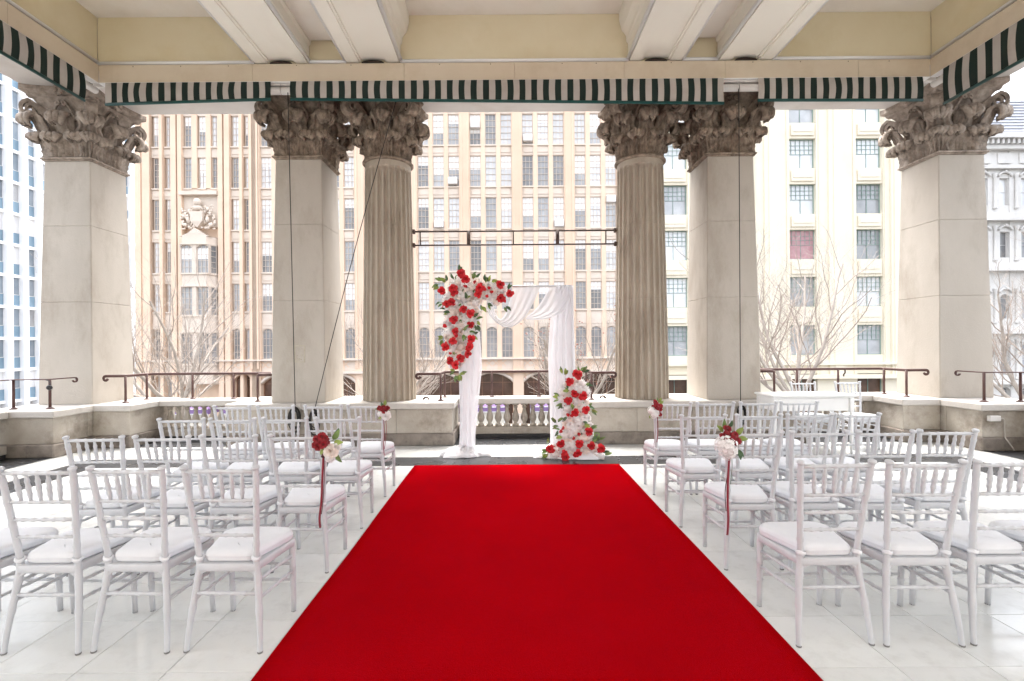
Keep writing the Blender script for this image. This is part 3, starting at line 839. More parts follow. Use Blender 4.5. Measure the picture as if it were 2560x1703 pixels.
#@@NEXT@@
# ================================================================== chairs
def beads(L, k, r, br, ends=True):
    """(t, radius) samples along a bamboo-turned stick with k beads"""
    out = [(0, r)]
    for i in range(1, k + 1):
        c = i / (k + 1); d = .006 / L; e = .013 / L
        out += [(c - e, r), (c - d, r + br * .55), (c, r + br), (c + d, r + br * .55), (c + e, r)]
    out.append((1, r))
    return out
def stick(a, b_, r, k, br=.0032, n=8, bulge=0.0):
    a, b_ = Vector(a), Vector(b_); L = (b_ - a).length
    s = beads(L, k, r, br)
    pts = [a.lerp(b_, t) for t, _ in s]; rad = [q + bulge * math.sin(t * PI) for t, q in s]
    return MB().tube(pts, rad, n)
def back_x(z): return lerp(.148, .185, (z - .45) / .495)
def back_y(z): return lerp(-.150, -.215, max(0, (z - .45) / .495) ** 1.15)
def chair_meshes():
    K = {}
    K['foot'] = MB().lathe([(.0128, 0), (.0136, .002), (.0136, .006), (.0130, .008)], 10).mesh('foot_cap', 'rubber')
    for s in (-1, 1):
        pts = [(s * .190, -.196, 0), (s * .184, -.186, .10), (s * .172, -.170, .22), (s * .159, -.155, .33), (s * .150, -.148, .42)]
        rad = [.0122, .0140, .0160, .0172, .0172]
        for z in (.50, .60, .70, .80, .89, .935):
            pts.append((s * back_x(z), back_y(z), z)); rad.append(.0148 if z < .9 else .0142)
        P = catmull(pts, 44); rr = []
        for i in range(44):
            t = i / 43 * (len(rad) - 1); k = min(int(t), len(rad) - 2); r = lerp(rad[k], rad[k + 1], t - k)
            if i in (8, 14, 23, 28, 33, 38): r += .0028
            rr.append(r)
        P += [P[-1] + Vector((0, -.001, .002)), P[-1] + Vector((0, -.002, .006)), P[-1] + Vector((0, -.002, .014)), P[-1] + Vector((0, -.003, .018))]
        rr += [.0185, .0205, .0195, .012]
        K['post', s] = MB().tube(P, rr, 10).mesh('back_leg', 'chair_paint')
        sp = [(0, .0135), (.2, .0150), (.36, .016), (.375, .0188), (.39, .016), (.62, .0168), (.635, .0196), (.65, .0168), (.93, .0178), (1, .0178)]
        a, b_ = Vector((s * .180, .188, 0)), Vector((s * .182, .168, .425))
        K['front', s] = MB().tube([a.lerp(b_, t) for t, _ in sp], [r for _, r in sp], 10).mesh('front_leg', 'chair_paint')
    for nm, z, r, k in (('top', .921, .0105, 5), ('r2', .768, .0088, 5), ('r3', .674, .0088, 5), ('r4', .582, .0088, 5)):
        x = back_x(z) - .006; y = back_y(z)
        K[nm] = stick((-x, y, z), (x, y, z), r, k).mesh('back_rail', 'chair_paint')
    for i in range(5):
        x1 = lerp(-.112, .112, i / 4); x0 = x1 * .90
        K['sp', i] = stick((x0, back_y(.768), .772), (x1, back_y(.921), .917), .0068, 3, .0026, 8, .0035).mesh('spindle', 'chair_paint')
    # stretchers
    def leg_b(z, s): 
        t = z / .42; return Vector((s * lerp(.188, .150, t ** .9), lerp(-.194, -.148, t ** .9), z))
    def leg_f(z, s): return Vector((s * lerp(.180, .182, z / .425), lerp(.188, .168, z / .425), z))
    K['st'] = []
    for z in (.285, .19): K['st'].append(stick(leg_f(z, -1), leg_f(z, 1), .0088, 5))
    K['st'].append(stick(leg_b(.283, -1), leg_b(.283, 1), .0098, 4))
    for s in (-1, 1):
        K['st'].append(stick(leg_b(.345, s), leg_f(.335, s), .0088, 3)); K['st'].append(stick(leg_b(.255, s), leg_f(.245, s), .0088, 3))
    K['st'] = [m.mesh('stretcher', 'chair_paint') for m in K['st']]
    # seat frame: trapezoid slab with arched brackets at the back legs
    def trap(hb, hf, yb, yf, rnd, n=6):
        out = []
        for (cx, cy, a0, r) in ((hf - rnd[1], yf - rnd[1], 0, rnd[1]), (-(hf - rnd[1]), yf - rnd[1], 90, rnd[1]), (-(hb - rnd[0]), yb + rnd[0], 180, rnd[0]), (hb - rnd[0], yb + rnd[0], 270, rnd[0])):
            for k in range(n + 1):
                a = R(a0 + 90 * k / n); out.append((cx + r * math.cos(a), cy + r * math.sin(a)))
        return out
    def slab(rings):
        m = MB(); n = len(rings[0][0]); vs = []; fs = []
        for o, z in rings: vs += [(x, y, z) for x, y in o]
        for i in range(len(rings) - 1):
            for k in range(n): fs.append((i * n + k, i * n + (k + 1) % n, (i + 1) * n + (k + 1) % n, (i + 1) * n + k))
        m.add(vs, fs, 0, True)
        m.f.append(tuple(range(n))[::-1]); m.mi.append(0); m.sm.append(False)
        m.f.append(tuple((len(rings) - 1) * n + k for k in range(n))); m.mi.append(0); m.sm.append(False)
        return m
    fr = lambda e: trap(.160 + e, .198 + e, -.166 - e, .196 + e, (.02, .03))
    m = slab([(fr(-.004), .393), (fr(0), .398), (fr(0), .430), (fr(-.004), .434)])
    for s in (-1, 1):                       # rounded bracket under the back rail
        vs = []; fs = []
        for k in range(7):
            a = R(90 * k / 6); x = .150 - .055 * (1 - math.sin(a)) ; z = .395 - .055 * (1 - math.cos(a))
            x = .150 - .055 * (1 - math.cos(a)) ; z = .340 + .055 * math.sin(a)
            vs += [(s * x, -.160, z), (s * x, -.140, z), (s * .152, -.160, .396), (s * .152, -.140, .396)]
        for k in range(6):
            b0 = k * 4; b1 = b0 + 4
            fs += [(b0, b1, b1 + 2, b0 + 2), (b0 + 1, b0 + 3, b1 + 3, b1 + 1), (b0, b0 + 1, b1 + 1, b1)]
        m.add(vs, fs)
    K['frame'] = m.mesh('seat_frame', 'chair_paint')
    cu = lambda e: trap(.138 + e, .196 + e, -.150 - e, .204 + e, (.05, .075), 8)
    top = lambda e, z: (cu(e), z)
    m = slab([top(-.012, .4345), top(-.002, .441), top(.002, .452), top(.0005, .463), top(.003, .466), top(.001, .470), top(.0, .478), top(-.006, .488), top(-.018, .4945), top(-.04, .498), top(-.09, .500)])
    K['cush'] = m.mesh('cushion', 'cushion')
    K['tie'] = []
    for s in (-1, 1):
        m = MB(); zc = .462
        x, y = s * back_x(zc), back_y(zc)
        m.tube([(x + .0205 * math.cos(a), y + .0205 * math.sin(a), zc + .004 * math.sin(2 * a)) for a in [2 * PI * k / 14 for k in range(15)]], .0055, 6, flat=(2.0, .6))
        m.tube([(x - s * .012, y + .018, zc), (s * .125, -.128, zc - .004)], .006, 6)
        K['tie'].append(m.mesh('cushion_tie', 'cushion'))
    return K
CK = chair_meshes()
def chair(x, y, rz, label, group, cushion=True):
    t = thing('chair', label, 'chair', (x, y, .0005), rz, group)
    for s in (-1, 1): ob('foot_cap', CK['foot'], ob('back_leg', CK['post', s], t), (s * .190, -.196, 0))
    for s in (-1, 1): ob('foot_cap', CK['foot'], ob('front_leg', CK['front', s], t), (s * .180, .188, 0))
    ob('seat_frame', CK['frame'], t)
    c = ob('cushion', CK['cush'], t)
    for q in CK['tie']: ob('cushion_tie', q, c)
    for nm in ('top', 'r2', 'r3', 'r4'): ob('back_rail', CK[nm], t)
    for i in range(5): ob('spindle', CK['sp', i], t)
    for q in CK['st']: ob('stretcher', q, t)
    return t
rows = [(2.655, 'row nearest the camera'), (3.50, 'second row from the camera'), (4.29, 'third row from the camera'), (5.15, 'row nearest the arch')]
LX = [[-1.44, -1.915, -2.365, -2.82], [-1.422, -1.888, -2.331, -2.805], [-1.432, -1.866, -2.31, -2.75], [-1.434, -1.875, -2.354, -2.797]]
RX = [[1.665, 2.12, 2.565, 3.01], [1.684, 2.125, 2.57, 3.01], [1.653, 2.123, 2.557, 2.967], [1.70, 2.137, 2.567, 2.985]]
POS = ['beside the aisle', 'second from the aisle', 'third from the aisle', 'farthest from the aisle']
rg = random.Random(4)
for side, XS_ in (('left', LX), ('right', RX)):
    for (yc, rn), xs in zip(rows, XS_):
        for x, ps in zip(xs, POS):
            fl = ' with posy' if (ps == POS[0] and (rn == rows[1][1] or rn == rows[3][1])) else ''
            chair(x - .155, yc + rg.uniform(-.012, .012), R(rg.uniform(-2.2, 2.2)), f'white chair{fl} {side} of carpet, {rn}, {ps}', f'white chairs {side} of the carpet')
chair(4.36, 7.15, R(180), 'white chair behind the signing table, nearer the pier', 'white chairs behind the signing table')
chair(5.03, 7.15, R(178), 'white chair behind the right end of the signing table', 'white chairs behind the signing table')

# ================================================================== signing table
tb_ = thing('signing_table', 'small white painted signing table with turned legs by the right pier', 'table', (4.09, 6.90, 0))
m = MB(); m.bbox(-.585, .585, -.25, .25, .795, .825, .01); m.bbox(-.56, .56, -.23, .23, .78, .7949, .005)
ob('table_top', m.mesh('table_top', 'table_paint'), tb_)
for (a, b_, c, d) in ((-.50, .50, -.205, -.185), (-.50, .50, .185, .205), (-.525, -.505, -.19, .19), (.505, .525, -.19, .19)):
    m = MB(); m.bbox(a, b_, c, d, .60, .7795, .004); ap = ob('apron', m.mesh('apron', 'table_paint'), tb_)
for sx in (-1, 1):
    for sy in (-1, 1):
        m = MB(); m.bbox(-.028, .028, -.028, .028, .585, .7795, .004)
        m.lathe([(.014, 0), (.018, .03), (.016, .05), (.022, .12), (.025, .42), (.027, .50), (.020, .52), (.029, .535), (.020, .55), (.027, .585)], 12)
        ob('leg', m.mesh('leg', 'table_paint'), tb_, (sx * .53, sy * .20, .001))

# ================================================================== flowers
def rose_mesh(seed, mat, openn=1.0, petals=16):
    rng = random.Random(seed); m = MB()
    for k in range(petals):
        f = k / (petals - 1)
        ang = k * 2.39996 + rng.uniform(-.2, .2)
        tilt = lerp(.10, 1.15 * openn, f ** 1.1); size = lerp(.42, 1.0, f ** .8)
        wd = lerp(.42, .95, f) * .62; base = .06 * f
        def fn(u, v, tilt=tilt, size=size, wd=wd, base=base, ang=ang, f=f, ph=rng.uniform(0, 6)):
            s = 2 * u - 1
            hw = wd * math.sin(PI * (.12 + .66 * v)) ** .8 * (1 - .12 * v * (s * s))
            L = size * v
            bend = tilt * (.55 + .75 * v)
            r = base + L * math.sin(bend) - .28 * hw * s * s * (1 - .3 * v) * math.cos(bend) + .02 * math.sin(s * 7 + ph) * v
            z = L * math.cos(bend) + .20 * hw * s * s * math.sin(bend) - (.12 * v ** 4 * f)
            x = s * hw
            return (r * math.cos(ang) - x * math.sin(ang), r * math.sin(ang) + x * math.cos(ang), z)
        m.grid(fn, 6, 6)
    m.sphere((0, 0, -.02), .22, 8, sq=(1, 1, .9))
    return m.mesh('rose', mat)
def hydrangea_mesh(seed, mat, n=46):
    rng = random.Random(seed); m = MB()
    m.sphere((0, 0, 0), .70, 9)
    for k in range(n):
        z = 1 - 1.55 * (k + .5) / n; a = k * 2.39996; q = math.sqrt(max(0, 1 - z * z))
        d = Vector((q * math.cos(a), q * math.sin(a), z)); c = d * rng.uniform(.84, 1.0)
        t = d.orthogonal().normalized(); b_ = d.cross(t); ph = rng.uniform(0, PI)
        for p in range(4):
            an = ph + p * PI / 2
            e = t * math.cos(an) + b_ * math.sin(an); g = d.cross(e)
            L = rng.uniform(.20, .27)
            m.add([c, c + e * L * .6 + g * L * .55 + d * .05, c + e * L + d * .02, c + e * L * .6 - g * L * .55 + d * .05], [(0, 1, 2, 3)])
    return m.mesh('hydrangea', mat)
def leaf_mesh(mat, L=1.0, W=.46):
    m = MB()
    def fn(u, v):
        s = 2 * u - 1; hw = W * .5 * math.sin(PI * min(1, v * .96 + .02)) ** .75 * (1.15 - .35 * v)
        return (s * hw, L * v, .10 * abs(s) * hw * 2 + .16 * math.sin(v * PI * .9) - .12 * v * v + .012 * math.sin(v * 22 + abs(s) * 4) * abs(s))
    m.grid(fn, 5, 8)
    m.tube([(0, -.18, -.02), (0, 0, 0)], .022, 4)
    return m.mesh('leaf', mat)
FM = dict(red=[rose_mesh(s, 'red_petal', 1.05) for s in (1, 2, 3)], dred=[rose_mesh(s, 'dark_red_petal', .9) for s in (4, 5)],
          white=[rose_mesh(s, 'white_petal', 1.0, 18) for s in (6, 7)], blush=[rose_mesh(s, 'blush_petal', .95, 18) for s in (8, 9)],
          hyd=[hydrangea_mesh(s, 'white_petal') for s in (1, 2)], hydb=[hydrangea_mesh(3, 'blush_petal')],
          leaf=[leaf_mesh('leaf_green'), leaf_mesh('leaf_green', 1, .36)], ldark=[leaf_mesh('leaf_dark')], lime=[leaf_mesh('leaf_lime', 1, .55)])
frng = random.Random(11)
NAME = dict(red='red_rose', dred='red_rose', white='white_rose', blush='blush_rose', hyd='white_hydrangea', hydb='blush_hydrangea', leaf='leaf', ldark='leaf', lime='leaf')
def flower(parent, kind, p, direction, size, roll=None):
    me = frng.choice(FM[kind])
    q = Vector(direction).normalized().to_track_quat('Z', 'Y')
    e = (q @ Matrix.Rotation(frng.uniform(0, 6.28) if roll is None else roll, 4, 'Z').to_quaternion()).to_euler()
    return ob(NAME[kind], me, parent, p, e, (size, size, size))
def leafy(parent, p, ang, size, kind=None, toward=-.35):
    """leaf lying mostly in the x-z plane, pointing at angle ang (degrees, 0=right, 90=up)"""
    kind = kind or frng.choice(['leaf', 'leaf', 'ldark', 'lime'])
    a = R(ang); d = Vector((math.cos(a), toward + frng.uniform(-.25, .2), math.sin(a))).normalized()
    n = Vector((frng.uniform(-.5, .5), -1, frng.uniform(-.1, .7)))
    n = (n - d * n.dot(d)).normalized(); x = d.cross(n)
    mt = Matrix((x, d, n)).transposed()
    return ob(NAME[kind], frng.choice(FM[kind]), parent, p, mt.to_euler(), (size, size, size))
def inside(poly, x, y):
    c = False; n = len(poly)
    for i in range(n):
        x1, y1 = poly[i]; x2, y2 = poly[i - 1]
        if (y1 > y) != (y2 > y) and x < (x2 - x1) * (y - y1) / (y2 - y1) + x1: c = not c
    return c

# ------------------------------------------------------------------ the arch frame
AY = 6.83
arch = thing('wedding_arch', 'slim silver metal arch frame standing on the dark band', 'arch', (0, AY, 0))
AXL, AXR, AZ = -.80, .775, 2.375
for x in (AXL, AXR):
    m = MB(); m.tube([(x, 0, .02), (x, 0, AZ)], .014, 10); ob('post', m.mesh('post', 'arch_metal'), arch)
    m = MB(); m.bbox(x - .16, x + .16, -.16, .16, .0, .012, .004); ob('base_plate', m.mesh('base_plate', 'arch_metal'), arch)
m = MB(); m.tube([(AXL - .01, 0, AZ), (AXR + .01, 0, AZ)], .014, 10); ob('top_bar', m.mesh('top_bar', 'arch_metal'), arch)

# ------------------------------------------------------------------ drapes (sheer white cloth)
def hanging(name, rows_, folds, amp, y0, seed, nu=70, nv=48):
    """rows_: list of (z, xl, xr, y_off)"""
    m = MB()
    zs = [r[0] for r in rows_]
    def at(v):
        t = v * (len(rows_) - 1); k = min(int(t), len(rows_) - 2); f = t - k; f = f * f * (3 - 2 * f)
        return [lerp(a, b_, f) for a, b_ in zip(rows_[k], rows_[k + 1])]
    def fn(u, v):
        z, xl, xr, yo = at(v)
        ph = seed + 1.2 * math.sin(v * 3 + seed)
        uu = u + .02 * math.sin(u * 17 + v * 4 + seed)
        d = amp * (math.sin(2 * PI * folds * uu + ph) + .18 * math.sin(2 * PI * folds * 2.3 * uu + 2 * ph + v * 2)) * (1.0 - .25 * v)
        return (lerp(xl, xr, u) + .3 * d * math.cos(2 * PI * folds * uu + ph), y0 + yo + d, z)
    m.grid(fn, nu, nv)
    return m
def pool(cx, cy, rx, ry, seed):
    m = MB(); nr, na = 20, 96
    vs = []
    for j in range(nr):
        t = j / (nr - 1)
        for k in range(na):
            a = 2 * PI * k / na
            wob = 1 + .13 * math.sin(a * 3 + seed) + .08 * math.sin(a * 7 + 2 * seed) + .05 * math.sin(a * 13)
            r = t * wob
            fold = abs(mnoise.noise(Vector((math.cos(a) * 3.2 + seed, math.sin(a) * 3.2, t * 2.6)))) + .5 * abs(mnoise.noise(Vector((math.cos(a) * 9, math.sin(a) * 9 + seed, t * 6))))
            h = (.085 * (1 - t) ** .7 + .075 * fold * (1 - t ** 6) + .012) * (1 if t < .97 else .25)
            vs.append((cx + rx * r * math.cos(a), cy + ry * r * math.sin(a), .004 + h))
    fs = [(j * na + k, j * na + (k + 1) % na, (j + 1) * na + (k + 1) % na, (j + 1) * na + k) for j in range(nr - 1) for k in range(na)]
    m.add(vs, fs, 0, True)
    return m
dl = thing('drape', 'sheer white drape hanging from the left arch post to a pool on the floor', 'drape', group='sheer arch drapes')
ob('hanging_panel', hanging('hanging_panel', [(2.36, -.90, -.52, 0), (1.7, -.86, -.52, -.01), (1.25, -.82, -.49, -.02), (.75, -.815, -.545, -.02), (.3, -.815, -.595, -.02), (.05, -.83, -.60, -.02)], 3, .016, AY - .03, 1.0).mesh('hanging_panel', 'sheer_cloth', recalc=False), dl)
ob('hanging_panel', hanging('hanging_panel', [(2.36, -.88, -.60, 0), (1.4, -.80, -.54, 0), (.75, -.79, -.60, 0), (.05, -.80, -.62, 0)], 2, .012, AY + .03, 2.3).mesh('hanging_panel', 'sheer_cloth', recalc=False), dl)
ob('floor_pool', pool(-.765, AY - .04, .345, .19, 1.7).mesh('floor_pool', 'white_cloth', recalc=False), dl)
dr = thing('drape', 'sheer white drape swagged from the top bar and hanging down the right arch post', 'drape', group='sheer arch drapes')
ob('hanging_panel', hanging('hanging_panel', [(2.375, .56, .80, -.01), (1.9, .47, .80, -.01), (1.4, .435, .81, -.02), (.9, .445, .83, -.02), (.4, .47, .80, -.02), (.05, .46, .82, -.02)], 4, .015, AY - .02, .5).mesh('hanging_panel', 'sheer_cloth', recalc=False), dr)
ob('hanging_panel', hanging('hanging_panel', [(2.375, .62, .80, .0), (1.7, .50, .82, .02), (1.0, .46, .84, .02), (.05, .47, .85, .02)], 3, .012, AY + .04, 3.1).mesh('hanging_panel', 'sheer_cloth', recalc=False), dr)
ob('floor_pool', pool(.72, AY - .14, .44, .24, 4.2).mesh('floor_pool', 'white_cloth', recalc=False), dr)
def SP(px, py, yo=0.0):
    """a measured outline point (photo pixels at the arch's own depth) as metres in the arch plane"""
    return Vector(((px - 1265) * AY / 1209 - .155, AY + yo, 1.55 - (py - 862) * AY / 1209))
def z6(x, y, yo=0.0): return SP(1060 + x * .287, 560 + y * .287, yo)
def swag(curves, seed, ripple=.012, folds=4):
    N, Mv = 44, 34
    cs = [catmull(c, N) for c in curves]
    m = MB()
    def fn(u, v):
        t = v * (len(cs) - 1); k = min(int(t), len(cs) - 2); f = t - k
        i = min(int(round(u * (N - 1))), N - 1)
        p = cs[k][i].lerp(cs[k + 1][i], f)
        d = ripple * math.sin(v * 2 * PI * folds + seed + 1.5 * math.sin(u * 2)) * (.35 + .65 * math.sin(u * PI))
        return (p.x, p.y - .5 * d - .06 * math.sin(u * PI) * v, p.z + .35 * d)
    m.grid(fn, N, Mv)
    return m.mesh('swag', 'sheer_cloth', recalc=False)
ob('swag', swag([
    [z6(610, 690), z6(625, 775, -.03), z6(668, 832, -.05), z6(716, 770, -.04), z6(752, 660, -.02), z6(785, 548)],
    [z6(590, 695), z6(612, 800, -.03), z6(670, 862, -.07), z6(758, 800, -.06), z6(820, 680, -.03), z6(860, 548)],
    [z6(568, 700), z6(600, 815, -.03), z6(690, 888, -.09), z6(800, 830, -.07), z6(890, 690, -.04), z6(945, 548)],
    [z6(545, 705), z6(590, 822, -.02), z6(725, 908, -.10), z6(850, 852, -.08), z6(950, 700, -.04), z6(1020, 548)]], .4), dr)
ob('swag', swag([
    [z6(905, 800, -.02), z6(950, 770, -.03), z6(1010, 700, -.04), z6(1060, 620, -.02), z6(1085, 580), z6(1100, 548)],
    [z6(898, 812, -.02), z6(980, 800, -.04), z6(1070, 745, -.06), z6(1130, 650, -.04), z6(1160, 590, -.01), z6(1180, 548)],
    [z6(890, 825, -.02), z6(990, 828, -.04), z6(1110, 790, -.07), z6(1190, 710, -.05), z6(1235, 620, -.02), z6(1250, 548)],
    [z6(885, 832, -.02), z6(985, 842, -.04), z6(1110, 822, -.07), z6(1215, 765, -.05), z6(1270, 660, -.02), z6(1290, 548)]], 1.9), dr)

# ------------------------------------------------------------------ flower arrangements on the arch
def arrangement(name, label, conv, poly, reds, leaves, nfill, yfront, rfill, extra=None, small=()):
    t = thing(name, label, 'flower arrangement', (0, AY, 0))
    P = lambda x, y, yo: conv(x, y, yo) - Vector((0, AY, 0))
    for x, y in reds:
        flower(t, 'red', P(x, y, yfront(x, y) - .06), (frng.uniform(-.5, .5), -1, frng.uniform(-.35, .45)), frng.uniform(.056, .068))
    for x, y in small:
        flower(t, 'red', P(x, y, yfront(x, y) - .05), (frng.uniform(-.5, .5), -1, frng.uniform(-.35, .45)), frng.uniform(.022, .034))
    xs = [p[0] for p in poly]; ys = [p[1] for p in poly]
    pts = []; tries = 0
    while len(pts) < nfill and tries < 20000:
        tries += 1
        x, y = frng.uniform(min(xs), max(xs)), frng.uniform(min(ys), max(ys))
        if not inside(poly, x, y): continue
        if any((x - a) ** 2 + (y - b_) ** 2 < rfill ** 2 for a, b_ in pts): continue
        if any((x - a) ** 2 + (y - b_) ** 2 < (rfill * .8) ** 2 for a, b_ in reds): continue
        pts.append((x, y))
    for x, y in pts:
        k = frng.choices(['white', 'hyd', 'blush', 'hydb'], [3, 4, 2, 1])[0]
        flower(t, k, P(x, y, yfront(x, y) + frng.uniform(-.01, .04)), (frng.uniform(-.6, .6), -1, frng.uniform(-.3, .6)), frng.uniform(.05, .066) * (1.0 if k in ('white', 'blush') else 1.05))
    # second layer behind, to give the garland its depth
    cnt = 0; tries = 0
    while cnt < nfill * .8 and tries < 5000:
        tries += 1
        x, y = frng.uniform(min(xs), max(xs)), frng.uniform(min(ys), max(ys))
        if not inside(poly, x, y): continue
        cnt += 1
        flower(t, frng.choice(['hyd', 'white', 'ldark', 'hydb', 'hyd']), P(x, y, frng.uniform(-.03, .07)), (frng.uniform(-1, 1), frng.uniform(-1, .6), frng.uniform(-.6, .8)), frng.uniform(.05, .065))
    for x, y, a in leaves:
        for q in range(2):
            leafy(t, P(x + frng.uniform(-14, 14), y + frng.uniform(-14, 14), yfront(x, y) + frng.uniform(-.05, .05)), a + frng.uniform(-40, 40), frng.uniform(.075, .105))
    for _ in range(14):
        x, y = frng.choice(pts); leafy(t, P(x + frng.uniform(-30, 30), y + frng.uniform(-30, 30), yfront(x, y) - .01), frng.uniform(0, 360), frng.uniform(.05, .075), 'ldark' if frng.random() < .5 else None)
    m = MB(); br = MB()
    for _ in range(230):
        x, y = frng.uniform(min(xs) - 20, max(xs) + 20), frng.uniform(min(ys) - 10, max(ys))
        near = min((x - a) ** 2 + (y - b_) ** 2 for a, b_ in pts)
        if near > (rfill * 1.5) ** 2: continue
        q = P(x, y, yfront(x, y) + frng.uniform(-.075, .01)); m.sphere(q, frng.uniform(.004, .0075), 5)
    tag(ob('babys_breath', m.mesh('babys_breath', 'white_petal'), t), kind='stuff')
    for _ in range(7):
        x, y = frng.choice(reds)
        for _k in range(6):
            br.sphere(P(x + frng.uniform(-60, 60), y + frng.uniform(-60, 60), yfront(x, y) - .065), frng.uniform(.006, .009), 6)
    tag(ob('berries', br.mesh('berries', 'berry'), t), kind='stuff')
    return t
zA = lambda x, y, yo=0: SP(1080 + x * .1913, 660 + y * .1913, yo)
polyA = [(190, 430), (290, 240), (420, 190), (520, 250), (680, 250), (850, 270), (960, 330), (990, 420), (920, 500), (800, 515), (700, 520), (620, 600), (560, 720), (545, 800), (560, 960), (500, 1080), (430, 1200), (370, 1330), (240, 1330), (215, 1150), (185, 900), (190, 620)]
redsA = [(400, 145), (455, 215), (150, 365), (310, 375), (620, 410), (905, 285), (905, 465), (1020, 405), (275, 510), (215, 530), (430, 600), (520, 655), (305, 735), (515, 800), (325, 885), (290, 1005), (520, 980), (495, 1075), (195, 1080), (485, 1170), (390, 1220), (260, 1260), (330, 1310), (640, 330), (300, 335)]
leavesA = [(150, 230, 130), (210, 250, 100), (100, 290, 200), (545, 200, 85), (590, 200, 60), (720, 250, 120), (760, 240, 95), (800, 260, 20), (1000, 345, 85), (570, 690, 20), (590, 740, -20), (580, 790, -90), (600, 800, -50), (310, 1390, 200), (350, 1430, -90), (380, 1420, -20), (330, 1450, -110), (490, 900, 30), (540, 940, 10), (150, 950, 200), (150, 990, 230), (150, 520, 190), (640, 560, -70), (740, 520, -60), (430, 860, 80), (440, 920, -60), (960, 560, -60), (320, 220, 110), (390, 110, 90), (470, 460, 60), (270, 640, 180)]
arrangement('flower_garland', 'garland of red and white roses over the top left corner of the arch', zA, polyA, redsA, leavesA, 110, lambda x, y: -.11 - .03 * math.sin(x * .02) * math.cos(y * .015), 39, small=[(655, 275), (575, 255), (700, 350), (755, 330), (790, 380), (730, 435), (955, 500), (185, 810), (255, 1160), (330, 935), (205, 1030), (450, 300)])
zB = lambda x, y, yo=0: SP(1080 + x * .1952, 900 + y * .1952, yo)
polyB = [(1700, 300), (1790, 260), (1900, 240), (1950, 330), (1960, 480), (1930, 600), (1960, 700), (1985, 800), (1975, 950), (2000, 1050), (2080, 1130), (2110, 1220), (1950, 1250), (1780, 1255), (1600, 1235), (1480, 1190), (1500, 1100), (1580, 1030), (1660, 900), (1650, 760), (1690, 560), (1640, 440)]
redsB = [(1850, 195), (1740, 275), (1805, 420), (1905, 450), (1720, 510), (1935, 625), (1800, 655), (1955, 885), (1610, 1020), (1640, 1140), (1835, 1025), (1980, 1050), (2095, 1080), (1480, 1080), (1805, 1135), (1660, 1180), (1830, 180)]
leavesB = [(1645, 170, 100), (1690, 200, 80), (1880, 140, 80), (1920, 170, 40), (1940, 330, 10), (1610, 450, 170), (1600, 500, 190), (1640, 560, 220), (1990, 600, 20), (2010, 640, -20), (1560, 780, 150), (1590, 830, 180), (1590, 870, 200), (1990, 860, 30), (2010, 920, -30), (2060, 1010, 60), (2090, 1000, 70), (1440, 1130, 170), (1450, 1165, 200), (2140, 1150, -20), (1680, 620, 170), (1695, 710, 210), (1650, 720, 200), (1760, 620, 100), (1640, 960, 190), (1460, 1030, 120), (2000, 1010, 60), (1900, 810, 0), (1740, 400, 160)]
def yfB(x, y):
    t = max(0, (y - 250) / 1000); return -.09 - .12 * t - (.10 * t * t)
arrangement('flower_pedestal', 'tall arrangement of red and white roses standing at the right foot of the arch', zB, polyB, redsB, leavesB, 105, yfB, 40, small=[(1770, 960), (1840, 915), (1760, 690), (1640, 840), (1615, 880), (1710, 680)])

# ------------------------------------------------------------------ posies tied on the aisle chairs
def posy(x, y, s, label, seed, big):
    rng = random.Random(seed)
    t = thing('chair_posy', label, 'posy', (x, y, .86), 0, 'rose posies tied to the aisle chairs')
    F = lambda k, dx, dz, dy, sz, dr=None: flower(t, k, (dx, -.045 + dy, dz), dr or (rng.uniform(-.4, .4), -1, rng.uniform(-.2, .6)), sz)
    for dx, dz in big['red']: F('dred', dx, dz, rng.uniform(-.02, .01), rng.uniform(.026, .034))
    for k, dx, dz, sz in big['white']: F(k, dx, dz, 0, sz)
    for dx, dz, a, sz, k in big['leaf']: leafy(t, (dx, -.03, dz), a, sz, k, -.2)
    for (w_, pts, mt) in big['ribbon']:
        m = MB(); m.tube(catmull([(a, -.035 + c, b_) for a, b_, c in pts], 26), w_, 4, flat=(.25, 1.0)); ob('ribbon', m.mesh('ribbon', mt), t)
    m = MB(); m.tube([(.0, -.03, -.06), (.012 * s, -.025, -.02), (.03 * s, -.03, .04)], .013, 7); ob('stem_wrap', m.mesh('stem_wrap', 'ribbon_dark'), t)
posyL = dict(red=[(.005, .085), (-.03, .065), (.035, .075), (-.045, .03), (-.018, .025), (.015, .035), (.045, .055), (-.005, .055)],
             white=[('blush', .062, -.015, .055), ('white', .105, .015, .03), ('hyd', .055, -.06, .034)],
             leaf=[(.07, .06, 55, .085, 'leaf'), (.075, .035, 10, .075, 'lime'), (.09, -.03, -60, .075, 'leaf'), (.01, .0, -120, .05, 'lime'), (.085, .07, 70, .07, 'ldark')],
             ribbon=[(.0075, [(.005, -.06, 0), (.0, -.18, -.006), (-.008, -.34, -.004), (-.02, -.46, -.008), (-.018, -.53, -.006)], 'ribbon_red'), (.003, [(.01, -.06, 0), (.012, -.2, -.004), (.0, -.36, 0), (-.01, -.44, 0)], 'ribbon_dark'), (.0015, [(.03, -.06, 0), (.025, -.12, 0), (.012, -.2, 0)], 'white_petal')])
